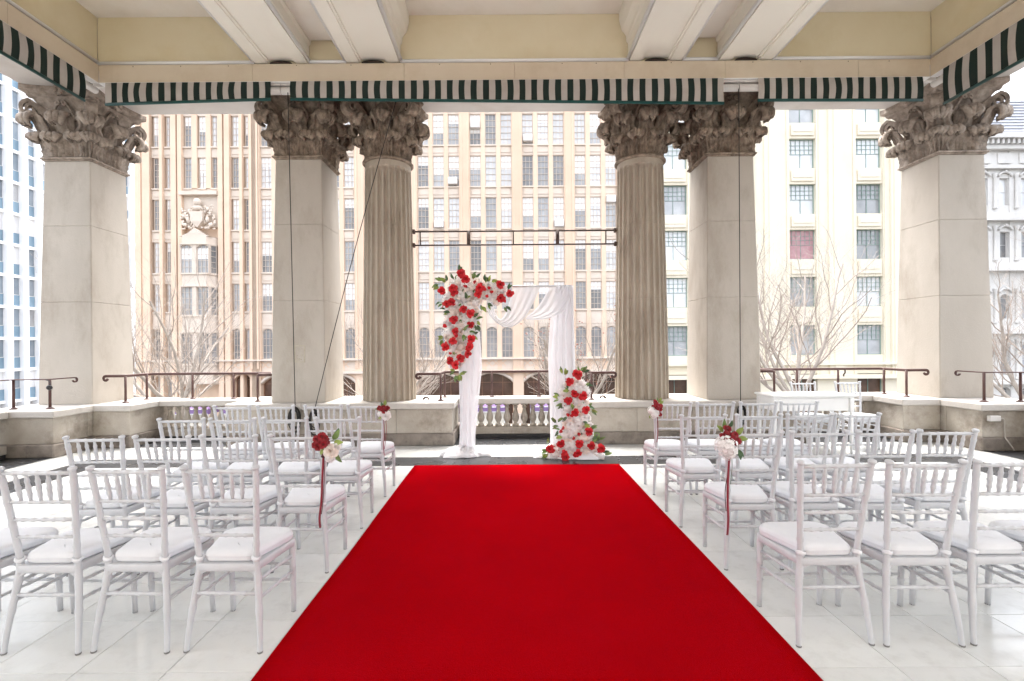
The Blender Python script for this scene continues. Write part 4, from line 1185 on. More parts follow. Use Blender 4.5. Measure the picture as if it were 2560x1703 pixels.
posyR = dict(red=[(-.03, .075), (-.055, .055), (-.01, .07), (.02, .075), (.03, .05), (.0, .045), (.035, .03), (-.035, .04), (-.03, .115)],
             white=[('hyd', -.03, .0, .075), ('hyd', -.055, .01, .055), ('white', .0, -.03, .05), ('hyd', -.02, -.055, .04)],
             leaf=[(-.035, .115, 100, .075, 'leaf'), (-.045, .09, 130, .06, 'lime'), (.045, .07, 60, .07, 'lime'), (.05, .04, 5, .07, 'lime'), (.03, -.025, -40, .075, 'ldark'), (.045, -.03, -70, .07, 'ldark'), (-.01, .12, 70, .06, 'ldark')],
             ribbon=[(.0085, [(-.005, -.07, 0), (-.016, -.2, -.006), (-.02, -.36, -.004), (-.018, -.5, -.006), (-.024, -.60, -.004)], 'ribbon_red'), (.003, [(.004, -.07, 0), (-.01, -.16, 0), (-.035, -.30, 0), (-.03, -.44, 0)], 'ribbon_dark'), (.002, [(.01, -.07, 0), (.012, -.15, 0), (.0, -.26, 0)], 'leaf_dark')])
posyS = dict(red=[(.005, .065), (.028, .04), (-.015, .05), (.035, .06), (.01, .03), (-.045, .06)], white=[('white', .025, -.02, .052), ('hyd', -.03, .0, .034), ('hyd', .045, .0, .03)],
             leaf=[(-.03, .04, 170, .06, 'leaf'), (.01, .08, 80, .06, 'lime'), (-.015, -.02, 220, .05, 'lime'), (.0, .06, 110, .07, 'ldark'), (.02, .09, 95, .05, 'lime')],
             ribbon=[(.004, [(.0, -.06, 0), (.004, -.2, -.004), (-.004, -.33, 0), (.002, -.42, 0)], 'ribbon_red'), (.003, [(.02, -.06, 0), (.026, -.16, 0), (.012, -.30, 0), (.002, -.36, 0)], 'ribbon_red')])
posyT = dict(red=[(-.005, .075), (.02, .06), (-.02, .05), (.005, .04), (.04, .03), (-.01, .095), (.05, .055), (.035, -.025)], white=[('hyd', -.045, .015, .042), ('white', .0, -.015, .045), ('hyd', -.02, -.03, .04)],
             leaf=[(.03, .09, 60, .06, 'lime'), (.015, .10, 90, .05, 'leaf'), (-.04, -.03, 240, .045, 'lime'), (.045, .08, 40, .05, 'lime')],
             ribbon=[(.005, [(.02, -.05, 0), (.022, -.15, -.004), (.02, -.24, 0), (.012, -.31, 0)], 'ribbon_red'), (.0015, [(.0, -.05, 0), (.004, -.16, 0), (-.012, -.28, 0), (-.02, -.36, 0)], 'ribbon_red')])
posy(-1.422 - .155 + .183, 3.50 - .215, 1, 'rose posy with long dark ribbon on the second left aisle chair', 1, posyL)
posy(1.684 - .155 - .183, 3.50 - .215, -1, 'white hydrangea and red rose posy with long ribbon on the second right aisle chair', 2, posyR)
posy(-1.434 - .155 + .190, 5.15 - .215, 1, 'small rose posy with two thin ribbons on the left aisle chair nearest the arch', 3, posyS)
posy(1.70 - .155 - .190, 5.15 - .215, -1, 'small rose posy on the right aisle chair nearest the arch', 4, posyT)

# ================================================================== cords, lamp, junction box
def cord(label, top, bottom, sag, coil, seed):
    t = thing('hanging_rope', label, 'cord', group='black awning cords')
    a, b_ = Vector(top), Vector(bottom)
    pts = [a.lerp(b_, k / 16) + Vector((sag * math.sin(k / 16 * PI), 0, 0)) for k in range(17)]
    m = MB(); m.tube(pts, .006, 6); ob('strand', m.mesh('strand', 'black_cord'), t)
    rng = random.Random(seed); m = MB()
    for k in range(11):
        h = coil[1] * rng.uniform(.75, 1.1); w_ = coil[0] * rng.uniform(.5, 1.15); ph = rng.uniform(-.2, .2)
        ps = [(w_ * math.sin(q) * (1 + .2 * math.sin(q * .5)), -.015 - .006 * k * .5 + .008 * math.sin(q * 2 + k), -h * .5 * (1 - math.cos(q)) + ph * .02) for q in [2 * PI * i / 18 for i in range(19)]]
        m.tube(ps, .0065, 5, caps=False)
    m.tube([(-.03, -.02, -.05), (.03, -.03, -.06)], .016, 6)
    ob('coil', m.mesh('coil', 'black_cord'), t, b_)
    return t
cord('black cord down the front of the left pier with a tangled coil', (-3.34, 7.12, 5.36), (-3.40, 7.425, .62), 0.0, (.075, .40), 1)
cord('black cord slanting from the left fluted column capital to the parapet', (-1.74, 7.14, 5.2), (-3.10, 7.425, .58), -.03, (.06, .36), 2)
cord('black cord down the front of the right pier with a small coil', (3.30, 7.12, 5.32), (3.44, 7.425, .60), 0.0, (.05, .30), 3)

fl = thing('floodlight', 'small black clip-on lamp hanging from the left handrail', 'lamp', (-6.80, 6.98, 1.04))
m = MB(); m.tube([(0, 0, .05), (.035, 0, .04), (.06, 0, .01), (.06, 0, -.03)], .006, 6); ob('clip_arm', m.mesh('clip_arm', 'black_plastic'), fl)
m = MB(); m.lathe([(.018, -.03), (.034, -.02), (.036, .015), (.02, .03)], 12); ob('lamp_head', m.mesh('lamp_head', 'black_plastic'), fl, (.05, 0, -.06), (R(70), 0, R(30)))
hk = MB(); hk.tube([(0, 0, .02), (0, 0, -.05), (-.03, 0, -.09), (-.02, 0, -.11)], .012, 7)
tag(ob('rail_clip', hk.mesh('rail_clip', 'iron_brown'), None, (5.62, 8.24, 1.08)), 'small brown clip hanging from the right handrail', 'clip')

jb = thing('junction_box', 'white electrical box with a grey conduit on the right parapet block', 'junction box', (6.70, 6.83, .46))
m = MB(); m.bbox(-.08, .08, -.055, -.0, -.038, .04, .008); ob('box', m.mesh('box', 'white_plastic'), jb)
m = MB(); m.tube(catmull([(.08, -.03, -.005), (.12, -.03, -.0), (.15, -.025, -.03), (.155, -.02, -.12), (.16, -.02, -.20), (.145, -.04, -.27), (.15, -.07, -.31), (.19, -.09, -.39), (.22, -.09, -.44)], 30), .009, 7); ob('conduit', m.mesh('conduit', 'conduit_grey'), jb)
#@@NEXT@@
# ================================================================== street
GZ = -5.0
tag(ob('ground', MB().box(-400, 400, -300, 700, GZ - 1, GZ - .006).mesh('ground', 'asphalt')), 'city ground', kind='structure')
tag(ob('road', MB().box(-120, 120, 13.0, 31.0, GZ - .3, GZ).mesh('road', 'asphalt')), 'street below the terrace', kind='structure')
for nm, ya, yb in (('near_pavement', 8.65, 13.0), ('far_pavement', 31.0, 38.6)):
    pv = tag(ob(nm, MB().box(-120, 120, ya, yb, GZ - .3, GZ + .13).mesh(nm, 'paving')), 'street pavement', kind='structure')
    kx = 12.85 if ya < 10 else 31.0
    ob('kerb', MB().box(-120, 120, kx, kx + .15, GZ - .2, GZ + .134).mesh('kerb', 'cap_stone'), pv)
rm = tag(ob('road_markings', MB().box(-60, 60, 21.9, 22.02, GZ + .003, GZ + .005).mesh('road_markings', 'road_paint')), 'white line along the street', kind='structure')

def A(px): return (px - 1265) * 38 / 1209 - .155
# ------------------------------------------------------------------ generic window kit
WIN = {}
def arch_pts(w_, h, rise, n=10):
    """outline of the opening: bottom-left, up, over the arch, down"""
    c = w_ / 2; Rr = (c * c + rise * rise) / (2 * rise); cz = h - Rr
    a0 = math.asin(min(1, c / Rr))
    return [(Rr * math.sin(lerp(-a0, a0, k / n)), cz + Rr * math.cos(lerp(-a0, a0, k / n))) for k in range(n + 1)]
def window_kit(w_, h, nx, ny, fm, rise=0.0, t=.05, tt=.028):
    key = (w_, h, nx, ny, fm, rise)
    if key in WIN: return WIN[key]
    m = MB()
    if rise:
        ar = arch_pts(w_, h, rise)
        top = lambda x: (h - rise) + (((((w_ / 2) ** 2 + rise ** 2) / (2 * rise)) ** 2 - x * x) ** .5 - ((((w_ / 2) ** 2 + rise ** 2) / (2 * rise)) - rise))
        m.tube([(x, 0, z - t * .4) for x, z in ar], t * .6, 4, smooth=False)
        m.box(-w_ / 2, -w_ / 2 + t, -.03, .03, 0, h - rise); m.box(w_ / 2 - t, w_ / 2, -.03, .03, 0, h - rise)
    else:
        top = lambda x: h
        m.box(-w_ / 2, -w_ / 2 + t, -.03, .03, 0, h); m.box(w_ / 2 - t, w_ / 2, -.03, .03, 0, h)
        m.box(-w_ / 2 + t, w_ / 2 - t, -.03, .03, h - t, h)
    m.box(-w_ / 2 + t, w_ / 2 - t, -.03, .03, 0, t)
    for i in range(1, nx):
        x = lerp(-w_ / 2, w_ / 2, i / nx); m.box(x - tt / 2, x + tt / 2, -.022, .022, t, top(x) - t * .5)
    for j in range(1, ny):
        z = (h - rise) * j / (ny - (1 if rise else 0)) if rise else h * j / ny
        if rise and j == ny: continue
        m.box(-w_ / 2 + t, w_ / 2 - t, -.018, .018, z - tt / 2, z + tt / 2)
    fr = m.mesh('window_frame', fm)
    panes = {}
    for g in ('glass_dark', 'glass_mid', 'glass_light', 'glass_blue', 'shop_dark'):
        p = MB()
        if rise:
            vs = [(-w_ / 2, .03, 0)] + [(x, .03, z) for x, z in ar] + [(w_ / 2, .03, 0)]
            vs += [(a, b_ + .02, c) for a, b_, c in vs]; n = len(vs) // 2
            p.add(vs, [tuple(range(n)), tuple(range(n, 2 * n))[::-1]] + [(i, (i + 1) % n, n + (i + 1) % n, n + i) for i in range(n)])
        else:
            p.box(-w_ / 2, w_ / 2, .03, .05, 0, h)
        panes[g] = p.mesh('pane', g)
    WIN[key] = (fr, panes)
    return WIN[key]
brng = random.Random(21)
SILL = {}
def window(parent, x, y, z, w_, h, nx, ny, fm, glass=None, rise=0, blind=None, rot=0, sill=None, sill_mat=None, bm_='blind'):
    fr, panes = window_kit(w_, h, nx, ny, fm, rise)
    g = glass or brng.choices(['glass_dark', 'glass_mid', 'glass_light'], [3, 4, 4])[0]
    o = ob('window', fr, parent, (x, y, z), (0, 0, rot))
    ob('pane', panes[g], o)
    if blind:
        bo('blind', bm_, o, -w_ / 2 + .03, w_ / 2 - .03, .012, .028, h * (1 - blind), h - rise - .02)
    if sill_mat:
        bo('sill', sill_mat, o, -w_ / 2 - .06, w_ / 2 + .06, -.22, .04, -.11, -.005)
    return o
def arch_head(w_, h, rise, top, depth, mat):
    """wall piece filling between an arched opening and a straight line above it"""
    m = MB(); ar = arch_pts(w_, h, rise, 12); n = len(ar); vs = []; fs = []
    for y in (0, depth):
        vs += [(x, y, z) for x, z in ar] + [(x, y, top) for x, _ in ar]
    for y in (0, 1):
        o = y * 2 * n
        for i in range(n - 1): fs.append((o + i, o + i + 1, o + n + i + 1, o + n + i))
    for i in range(n - 1): fs.append((i, i + 1, 2 * n + i + 1, 2 * n + i))
    m.add(vs, fs); return m.mesh('arch_head', mat)

# ------------------------------------------------------------------ building A: apricot brick office block straight across
YA = 38.0
bA = thing('office_building', 'apricot brick office block with tall window rows straight across the street', 'building')
TOPZ = 27.5
rowsA = [(19.75 + 3.27, 2.44), (19.75, 2.44), (16.48, 2.44), (13.18, 2.44), (9.82, 2.44), (6.52, 2.2)]
bo('wall', 'apricot', bA, A(344), A(1646), YA + .45, YA + 9, GZ + .13, TOPZ)
groups = [706 + 131 * i for i in range(7)]
ww, mw = .87, .34
def column_of_windows(xc, w_, ny=5, nx=3):
    for (zt, h) in rowsA:
        b_ = brng.choice([None, None, None, .3, .45, .62])
        window(bA, xc, YA + .2, zt - h, w_, h, nx, ny, 'frame_brown', blind=b_, sill_mat='apricot_pale')
    zt, h = 2.96, 2.42
    window(bA, xc, YA + .2, zt - h, w_, h, nx, ny, 'frame_brown', glass=brng.choice(['glass_dark', 'glass_mid']), rise=min(.28, w_ * .3), sill_mat='apricot_pale')
    ob('arch_head', arch_head(w_, h, min(.28, w_ * .3), h + .02, .3, 'apricot_pale'), bA, (xc, YA + .12, zt - h))
# spandrel bands (one per storey and group) and verticals
def spandrels(xa, xb):
    zs = [(TOPZ, rowsA[0][0])] + [(rowsA[i][0] - rowsA[i][1], rowsA[i + 1][0]) for i in range(5)] + [(rowsA[5][0] - rowsA[5][1], 2.98)]
    for z1, z0 in zs:
        bo('spandrel', 'apricot_pale', bA, xa, xb, YA + .1, YA + .44, z0, z1)
        if z1 - z0 < 1.6:
            bo('spandrel_panel', 'apricot_pale', bA, xa + .12, xb - .12, YA + .06, YA + .1, z0 + .22, z1 - .22)
    bo('frieze', 'apricot_pale', bA, xa, xb, YA + .0, YA + .44, -.42, .54)
    for k in range(int((xb - xa) / .55)):
        x = xa + .3 + k * .55
        for s in (-1, 1):
            fo = bo('frieze_moulding', 'apricot', bA, x - .33, x + .33, YA - .03, YA - .002, -.02, .06); fo.location.z = .1; fo.rotation_euler = (0, s * R(45), 0)
for gi, gc in enumerate(groups):
    xc = A(gc)
    for k in (-1, 0, 1): column_of_windows(xc + k * (ww + mw), ww)
    spandrels(xc - 1.645, xc + 1.645)
    for k in (-.5, .5):
        x = xc + k * (ww + mw); bo('mullion', 'apricot', bA, x - mw / 2, x + mw / 2, YA - .01, YA + .42, -.42, TOPZ)
    # ground floor arch
    w_, h, rise = 3.29, 4.2, .75
    ob('arch_head', arch_head(w_, h, rise, 4.49, .45, 'apricot'), bA, (xc, YA - .02, GZ + .1))
    m = MB(); m.tube([(x, 0, z) for x, z in arch_pts(w_ + .25, h + .12, rise + .05, 14)], .13, 6, flat=(1, 1)); ob('arch_moulding', m.mesh('arch_moulding', 'apricot_pale'), bA, (xc, YA - .04, GZ + .1))
    window(bA, xc, YA + .35, GZ + .13, w_, h, 4, 3, 'wood_brown', glass='shop_dark', rise=rise)
px = [A(g) - 2.06 for g in groups] + [A(groups[-1]) + 2.06]
for x in px:
    bo('pier', 'apricot', bA, x - .41, x + .41, YA - .18, YA + .42, GZ + .13, TOPZ)
    for s in (-1, 1): bo('pier_rib', 'apricot', bA, x + s * .24 - .07, x + s * .24 + .07, YA - .24, YA - .181, -.2, TOPZ)
    bo('pier_base', 'apricot_pale', bA, x - .5, x + .5, YA - .42, YA - .2, GZ + .13, GZ + 1.2)
for z0, z1, d in ((-.62, -.43, .40), (.42, .53, .36)):
    bo('string_course', 'apricot_pale', bA, A(344), A(1646), YA - d, YA - .02, z0, z1)
# right end bay
column_of_windows(A(1575), ww); column_of_windows(A(1612), ww); spandrels(A(1560), A(1628)); bo('pier', 'apricot', bA, A(1628), A(1646), YA - .18, YA + .42, GZ + .13, TOPZ); bo('mullion', 'apricot', bA, A(1589), A(1598), YA - .01, YA + .42, -.42, TOPZ)
# left section with the oriel and the carved crest
for a, b_ in ((384, 400), (416, 429), (582, 599), (614, 628)):
    column_of_windows((A(a) + A(b_)) / 2, A(b_) - A(a), 5, 2)
spandrels(A(380), A(432)); spandrels(A(578), A(631))
for a, b_ in ((344, 358), (362, 380), (404, 412), (433, 446), (450, 460), (550, 562), (566, 579), (603, 611), (632, 652)):
    bo('pier', 'apricot', bA, A(a), A(b_), YA - .18, YA + .42, GZ + .13, TOPZ)
bo('pier_back', 'apricot', bA, A(344), A(380), YA - .08, YA + .44, GZ + .13, TOPZ)
for xa, xb in ((385, 428), (585, 628)):
    w_ = A(xb) - A(xa); xc = (A(xa) + A(xb)) / 2
    ob('arch_head', arch_head(w_, 4.3, .5, 4.49, .45, 'apricot'), bA, (xc, YA - .02, GZ + .1)); window(bA, xc, YA + .35, GZ + .13, w_, 4.3, 2, 3, 'wood_brown', glass='glass_mid' if xa < 500 else 'shop_dark', rise=.5)
# triple windows above the crest
for xm in (471, 507, 540):
    for (zt, h) in rowsA[:2] + [(16.48, 2.44)]:
        window(bA, A(xm), YA + .2, zt - h, .55, h, 2, 5, 'frame_brown', blind=brng.choice([None, .3, .5]), sill_mat='apricot_pale')
for z1, z0 in ((TOPZ, 23.02), (20.58, 19.75), (17.31, 16.48), (14.04, 11.0)):
    bo('spandrel', 'apricot_pale', bA, A(460), A(550), YA + .1, YA + .44, z0, z1)
for xm in (489, 524): bo('mullion', 'apricot', bA, A(xm) - .2, A(xm) + .2, YA + .0, YA + .42, 14.04, TOPZ)
# oriel: three-sided bay
ox0, ox1 = A(458), A(546); oc = (ox0 + ox1) / 2
def oriel_ring(z, e=0.0): return [(ox0 - e, YA + .1, z), (ox0 + .45 - e * .6, YA - .75 - e, z), (ox1 - .45 + e * .6, YA - .75 - e, z), (ox1 + e, YA + .1, z)]
def oriel_band(z0, z1, e, name):
    m = MB(); v = oriel_ring(z0, e) + oriel_ring(z1, e)
    m.add(v, [(0, 1, 5, 4), (1, 2, 6, 5), (2, 3, 7, 6), (3, 0, 4, 7), (3, 2, 1, 0), (4, 5, 6, 7)]); ob(name, m.mesh(name, 'apricot_pale'), bA)
for z0, z1 in ((-1.15, .1), (2.75, 3.9), (6.3, 7.15), (9.55, 10.1)): oriel_band(z0, z1, 0, 'oriel_wall')
for z0, z1 in ((.1, .22), (2.66, 2.75), (3.9, 4.0), (6.2, 6.3), (7.15, 7.25), (9.45, 9.55), (-1.3, -1.15)): oriel_band(z0, z1, .1, 'oriel_moulding')
for z, h, rise in ((.22, 2.44, .3), (4.0, 2.2, 0), (7.25, 2.2, .25)):
    for xm in (-.66, .66):
        window(bA, oc + xm, YA - .60, z, 1.0, h, 3, 5, 'frame_brown', glass='glass_dark' if z < 3 else 'glass_mid', rise=rise, blind=.5 if z > 7 else None)
        if rise: ob('arch_head', arch_head(1.0, h, rise, h + .01, .14, 'apricot_pale'), bA, (oc + xm, YA - .72, z))
    bo('oriel_mullion', 'apricot_pale', bA, oc - .16, oc + .16, YA - .76, YA - .5, z, z + h)
    for s in (-1, 1):
        bo('oriel_mullion', 'apricot_pale', bA, oc + s * 1.06 if s > 0 else ox0 + .28, ox1 - .28 if s > 0 else oc - 1.06, YA - .72, YA - .4, z, z + h)
        window(bA, oc + s * 1.22, YA - .28, z, .5, h, 1, 5, 'frame_brown', glass='glass_dark', rot=s * R(62))
m = MB(); m.add([(ox0 + .2, YA - .7, 10.1), (oc - .5, YA - .72, 10.35), (oc, YA - .72, 10.75), (oc + .5, YA - .72, 10.35), (ox1 - .2, YA - .7, 10.1), (ox0 + .2, YA + .2, 10.1), (oc - .5, YA + .2, 10.35), (oc, YA + .2, 10.75), (oc + .5, YA + .2, 10.35), (ox1 - .2, YA + .2, 10.1)],
              [(0, 1, 2, 3, 4), (9, 8, 7, 6, 5), (0, 5, 6, 1), (1, 6, 7, 2), (2, 7, 8, 3), (3, 8, 9, 4), (4, 9, 5, 0)]); ob('oriel_gable', m.mesh('oriel_gable', 'apricot_pale'), bA)
# carved crest: shield, two supporters, scrolls and orb
m = MB(); cz = 11.6
m.add([(oc + x, YA - .35 - (.12 if k in (1, 2, 3, 4) else 0), cz + z) for k, (x, z) in enumerate([(0, -.75), (-.45, -.25), (-.5, .5), (.5, .5), (.45, -.25)])] + [(oc + x, YA + .1, cz + z) for x, z in [(0, -.75), (-.45, -.25), (-.5, .5), (.5, .5), (.45, -.25)]],
      [(0, 1, 2, 3, 4), (0, 5, 6, 1), (1, 6, 7, 2), (2, 7, 8, 3), (3, 8, 9, 4), (4, 9, 5, 0)])
for s in (-1, 1):
    for dx, dz, r, sq in ((.75, -.1, .30, (.8, .8, 1.4)), (.70, .62, .19, (.9, .9, 1)), (.95, .35, .17, (.8, .8, 1.5)), (1.0, -.5, .26, (1.2, .8, .9)), (.55, .85, .12, (1, 1, 1.3)), (1.25, -.35, .20, (1, .8, 1.2)), (.3, .75, .2, (1, .8, .8)), (1.2, .15, .14, (1, 1, 1.3)), (.6, -.75, .24, (1.3, .7, .7)), (1.2, -.8, .17, (1.4, .8, .7))):
        m.sphere((oc + s * dx, YA - .22 - .08 * math.sin(dx * 9), cz + dz), r * .62, 9, sq=sq)
m.sphere((oc, YA - .3, cz + 1.25), .30, 12); m.sphere((oc, YA - .28, cz + .8), .3, 10, sq=(1.3, .8, .7))
for k in range(14):
    a = k / 13 * PI; m.sphere((oc + 1.25 * math.cos(a), YA - .12, cz - .2 + 1.25 * math.sin(a) * .8), .10, 7)
for k in range(70):
    m.sphere((oc + brng.uniform(-1.35, 1.35), YA - .12 - brng.uniform(0, .2), cz + brng.uniform(-.9, 1.1) * (1 - .25 * brng.random())), brng.uniform(.06, .13), 6, sq=(brng.uniform(.7, 1.4), .8, brng.uniform(.7, 1.6)))
ob('carved_crest', m.mesh('carved_crest', 'apricot_pale'), bA)
bo('crest_hood', 'apricot_pale', bA, ox0 - .1, ox1 + .1, YA - .3, YA + .1, 13.45, 13.75)
bo('cornice', 'apricot_pale', bA, A(340), A(1648), YA - .8, YA + .3, TOPZ, TOPZ + .7)

# window air conditioners
def aircon(px_, py_, d):
    z = 1.55 + (862 - py_) * .03143
    t = thing('air_conditioner', d, 'air conditioner', (A(px_), YA + .2, z), 0, 'window air conditioners on the office block')
    m = MB(); m.bbox(-.37, .37, -.4, .06, -.27, .27, .03); ob('casing', m.mesh('casing', 'white_plastic'), t)
    for k in range(6): bo('grille_slat', 'frame_grey', t, -.30 + k * .11, -.26 + k * .11, -.42, -.395, -.2, .2)
aircon(1192, 312, 'white air conditioner in a top-row window left of the arch centre')
aircon(1323, 346, 'white air conditioner in a top-row window right of the arch centre')
aircon(1135, 452, 'white air conditioner in a second-row window beside the left fluted column')
aircon(1100, 560, 'white air conditioner above the pipe frame beside the left fluted column')
aircon(1400, 560, 'white air conditioner above the right half of the pipe frame')
aircon(1530, 500, 'white air conditioner beside the right fluted column')

# ------------------------------------------------------------------ building B: cream deco block with green window frames
bB = thing('cream_building', 'cream art deco block with green window frames right of the office block', 'building')
YBf = 37.6
xB0, xB1 = A(1648), A(2258)
bo('wall', 'cream_wall', bB, xB0, xB1, YBf + .5, YBf + 9, GZ + .13, 29)
rowsB = [(24.6, 2.33), (21.0, 2.33), (17.45, 2.33), (13.9, 2.33), (10.35, 2.33), (6.67, 2.33), (2.9, 2.33)]
wB = 2.08; colsB = [A(1684), A(1846), A(2002), A(2167)]
edges = [xB0] + [v for c in colsB for v in (c - wB / 2, c + wB / 2)] + [xB1]
for a, b_ in zip(edges[0::2], edges[1::2]):
    bo('pier', 'cream_wall', bB, a, b_, YBf, YBf + .49, GZ + .13, 29)
    mid = (a + b_) / 2; hw = (b_ - a) / 2
    if hw > .6:
        bo('flute_rib', 'cream_wall', bB, mid - hw * .42, mid + hw * .42, YBf - .16, YBf - .001, -1.2, 29); bo('flute_rib', 'cream_wall', bB, mid - hw * .2, mid + hw * .2, YBf - .24, YBf - .161, -1.2, 29)
        for s in (-1, 1): bo('flute_rib', 'cream_trim', bB, mid + s * hw * .86 - .05, mid + s * hw * .86 + .05, YBf - .07, YBf - .001, -1.2, 29)
for c in colsB:
    zlast = 29
    for i, (zt, h) in enumerate(rowsB):
        bo('spandrel', 'cream_trim', bB, c - wB / 2, c + wB / 2, YBf + .08, YBf + .49, zt, zlast)
        if zlast - zt < 3:
            pz = bo('spandrel_panel', 'cream_trim', bB, c - wB / 2 + .15, c + wB / 2 - .15, YBf - .02, YBf + .079, zt + .22, zlast - .2)
            bo('spandrel_bar', 'cream_wall', bB, c - wB / 2 + .3, c + wB / 2 - .3, YBf - .06, YBf - .021, (zt + zlast) / 2 - .12, (zt + zlast) / 2 + .12)
        red = (i == 4 and c == colsB[2])
        window(bB, c, YBf + .34, zt - h, wB, h, 2, 2, 'frame_green', glass=brng.choice(['glass_light', 'glass_light', 'glass_light', 'glass_mid']) if i < 4 else brng.choice(['glass_light', 'glass_mid', 'glass_mid']), blind=.96 if red else None, bm_='curtain_red')
        lead = MB()
        for k in range(1, 6): lead.box(lerp(-wB / 2, wB / 2, k / 6) - .012, lerp(-wB / 2, wB / 2, k / 6) + .012, -.02, .02, h / 2 + .05, h - .05)
        for z in (h * .66, h * .8): lead.box(-wB / 2 + .05, wB / 2 - .05, -.017, .017, z - .012, z + .012)
        if ('lead', wB) not in WIN: WIN[('lead', wB)] = lead.mesh('leaded_light', 'frame_green')
        ob('leaded_light', WIN[('lead', wB)], bB, (c, YBf + .335, zt - h))
        zlast = zt - h
    bo('spandrel', 'cream_trim', bB, c - wB / 2, c + wB / 2, YBf + .08, YBf + .49, -.9, zlast)
    window(bB, c, YBf + .34, GZ + .13, wB, 3.9, 2, 2, 'frame_green', glass='shop_dark')
for z0, z1, d in ((-1.25, -.95, .5), (-.2, .0, .35)): bo('string_course', 'cream_trim', bB, xB0, xB1, YBf - d, YBf - .001, z0, z1)

# ------------------------------------------------------------------ building C: white ornate block with slate mansard
bC = thing('ornate_building', 'white ornate stone block with slate mansard roof at the far right', 'building')
YC = 37.2; xC0, xC1 = A(2262), A(2760)
bo('wall', 'white_wall', bC, xC0, xC1, YC + .4, YC + 10, GZ + .13, 17.2)
colsC = [A(2278 + 52.5 * k) for k in range(9)]
rowsC = [(14.1, 2.1, 0), (9.97, 2.0, 0), (5.15, 1.9, .3), (1.3, 2.4, 0), (-2.0, 2.6, .3)]
wC = .76
ed = [xC0] + [v for c in colsC for v in (c - wC / 2, c + wC / 2)] + [xC1]
for a, b_ in zip(ed[0::2], ed[1::2]):
    bo('pier', 'white_wall', bC, a, b_, YC, YC + .39, GZ + .13, 17.2)
    if b_ - a > .6:
        for z0, z1 in ((11.7, 14.4), (7.7, 10.4), (2.9, 5.6), (-1.4, 1.7)):
            m = MB(); m.lathe([(.14, 0), (.14, .12), (.10, .18), (.09, z1 - z0 - .35), (.14, z1 - z0 - .25), (.16, z1 - z0 - .05), (.16, z1 - z0)], 10)
            ob('half_column', m.mesh('half_column', 'white_wall'), bC, ((a + b_) / 2, YC - .08, z0))
for c in colsC:
    zl = 17.2
    for zt, h, rise in rowsC:
        bo('spandrel', 'white_wall', bC, c - wC / 2, c + wC / 2, YC + .05, YC + .39, zt + (.02 if rise else 0), zl)
        window(bC, c, YC + .28, zt - h, wC, h, 1, 2, 'frame_grey', glass='glass_light' if zt > 12 else brng.choice(['glass_mid', 'glass_dark']), rise=rise, sill_mat='white_wall')
        if rise: ob('arch_head', arch_head(wC, h, rise, h + .03, .3, 'white_wall'), bC, (c, YC + .03, zt - h))
        m = MB(); m.tube([(x, 0, z) for x, z in arch_pts(wC + .3, .42, .34, 8)], .09, 6); m.sphere((0, -.05, .42), .12, 8)
        ob('hood_mould', m.mesh('hood_mould', 'white_wall'), bC, (c, YC - .06, zt + .02))
        zl = zt - h
for z0, z1, d in ((14.75, 15.0, .3), (10.75, 11.0, .45), (11.0, 11.35, .25), (6.9, 7.2, .5), (7.2, 7.5, .25), (2.1, 2.5, .45), (-1.75, -1.45, .5), (16.2, 16.5, .4), (16.9, 17.3, .8)):
    bo('string_course', 'white_wall', bC, xC0, xC1, YC - d, YC + .1, z0, z1)
for k in range(40):
    x = lerp(xC0 + .1, xC1 - .1, k / 39); bo('dentil', 'white_wall', bC, x - .09, x + .09, YC - .62, YC - .41, 16.52, 16.88)
for k in range(9):
    x = A(2278 + 52.5 * k); bo('frieze_panel', 'white_wall', bC, x - .55, x + .55, YC - .08, YC - .001, 15.2, 16.0)
m = MB(); m.add([(xC0, YC - .2, 17.3), (xC1, YC - .2, 17.3), (xC1, YC + 2.6, 21.4), (xC0, YC + 2.6, 21.4), (xC0, YC + 9, 17.3), (xC1, YC + 9, 17.3), (xC1, YC + 7, 21.4), (xC0, YC + 7, 21.4)], [(0, 1, 2, 3), (5, 4, 7, 6), (3, 2, 6, 7), (0, 3, 7, 4), (1, 5, 6, 2)])
rf = ob('roof', m.mesh('roof', 'slate_roof'), bC)
for k in range(12):
    t = k / 12; bo('slate_course', 'slate_roof', rf, xC0, xC1, YC - .26 + 2.8 * t, YC - .2 + 2.8 * t + .1, 17.3 + 4.1 * t, 17.36 + 4.1 * t)

# ------------------------------------------------------------------ building D: white finned tower with blue panels on the left, facing the cross street
bD = thing('finned_tower', 'white finned tower with blue spandrel panels at the far left', 'building')
XD = -52.0
bo('wall', 'fin_white', bD, XD - 20, XD - .5, 47, 67, GZ + .0, 44)
nb, pit = 12, 1.66; y0 = 47.0
for k in range(nb + 1):
    bo('fin', 'fin_white', bD, XD - .5, XD + .35, y0 + k * pit - .28, y0 + k * pit + .28, GZ, 44)
gl_me = {}
for r_ in range(14):
    z = -4 + r_ * 3.3
    bo('floor_band', 'fin_white', bD, XD - .5, XD + .02, y0, y0 + nb * pit, z - .16, z + .16)
    for k in range(nb):
        ya, yb = y0 + k * pit + .28, y0 + (k + 1) * pit - .28
        bo('blue_panel', 'blue_panel', bD, XD - .5, XD - .12, ya, yb, z + .16, z + 1.3)
        wo_ = bo('window', brng.choice(['glass_blue', 'glass_mid', 'glass_blue', 'glass_light']), bD, XD - .5, XD - .18, ya, yb, z + 1.34, z + 3.14)
        bo('window_bar', 'frame_grey', bD, XD - .18, XD - .13, ya, yb, z + 1.3, z + 1.36)
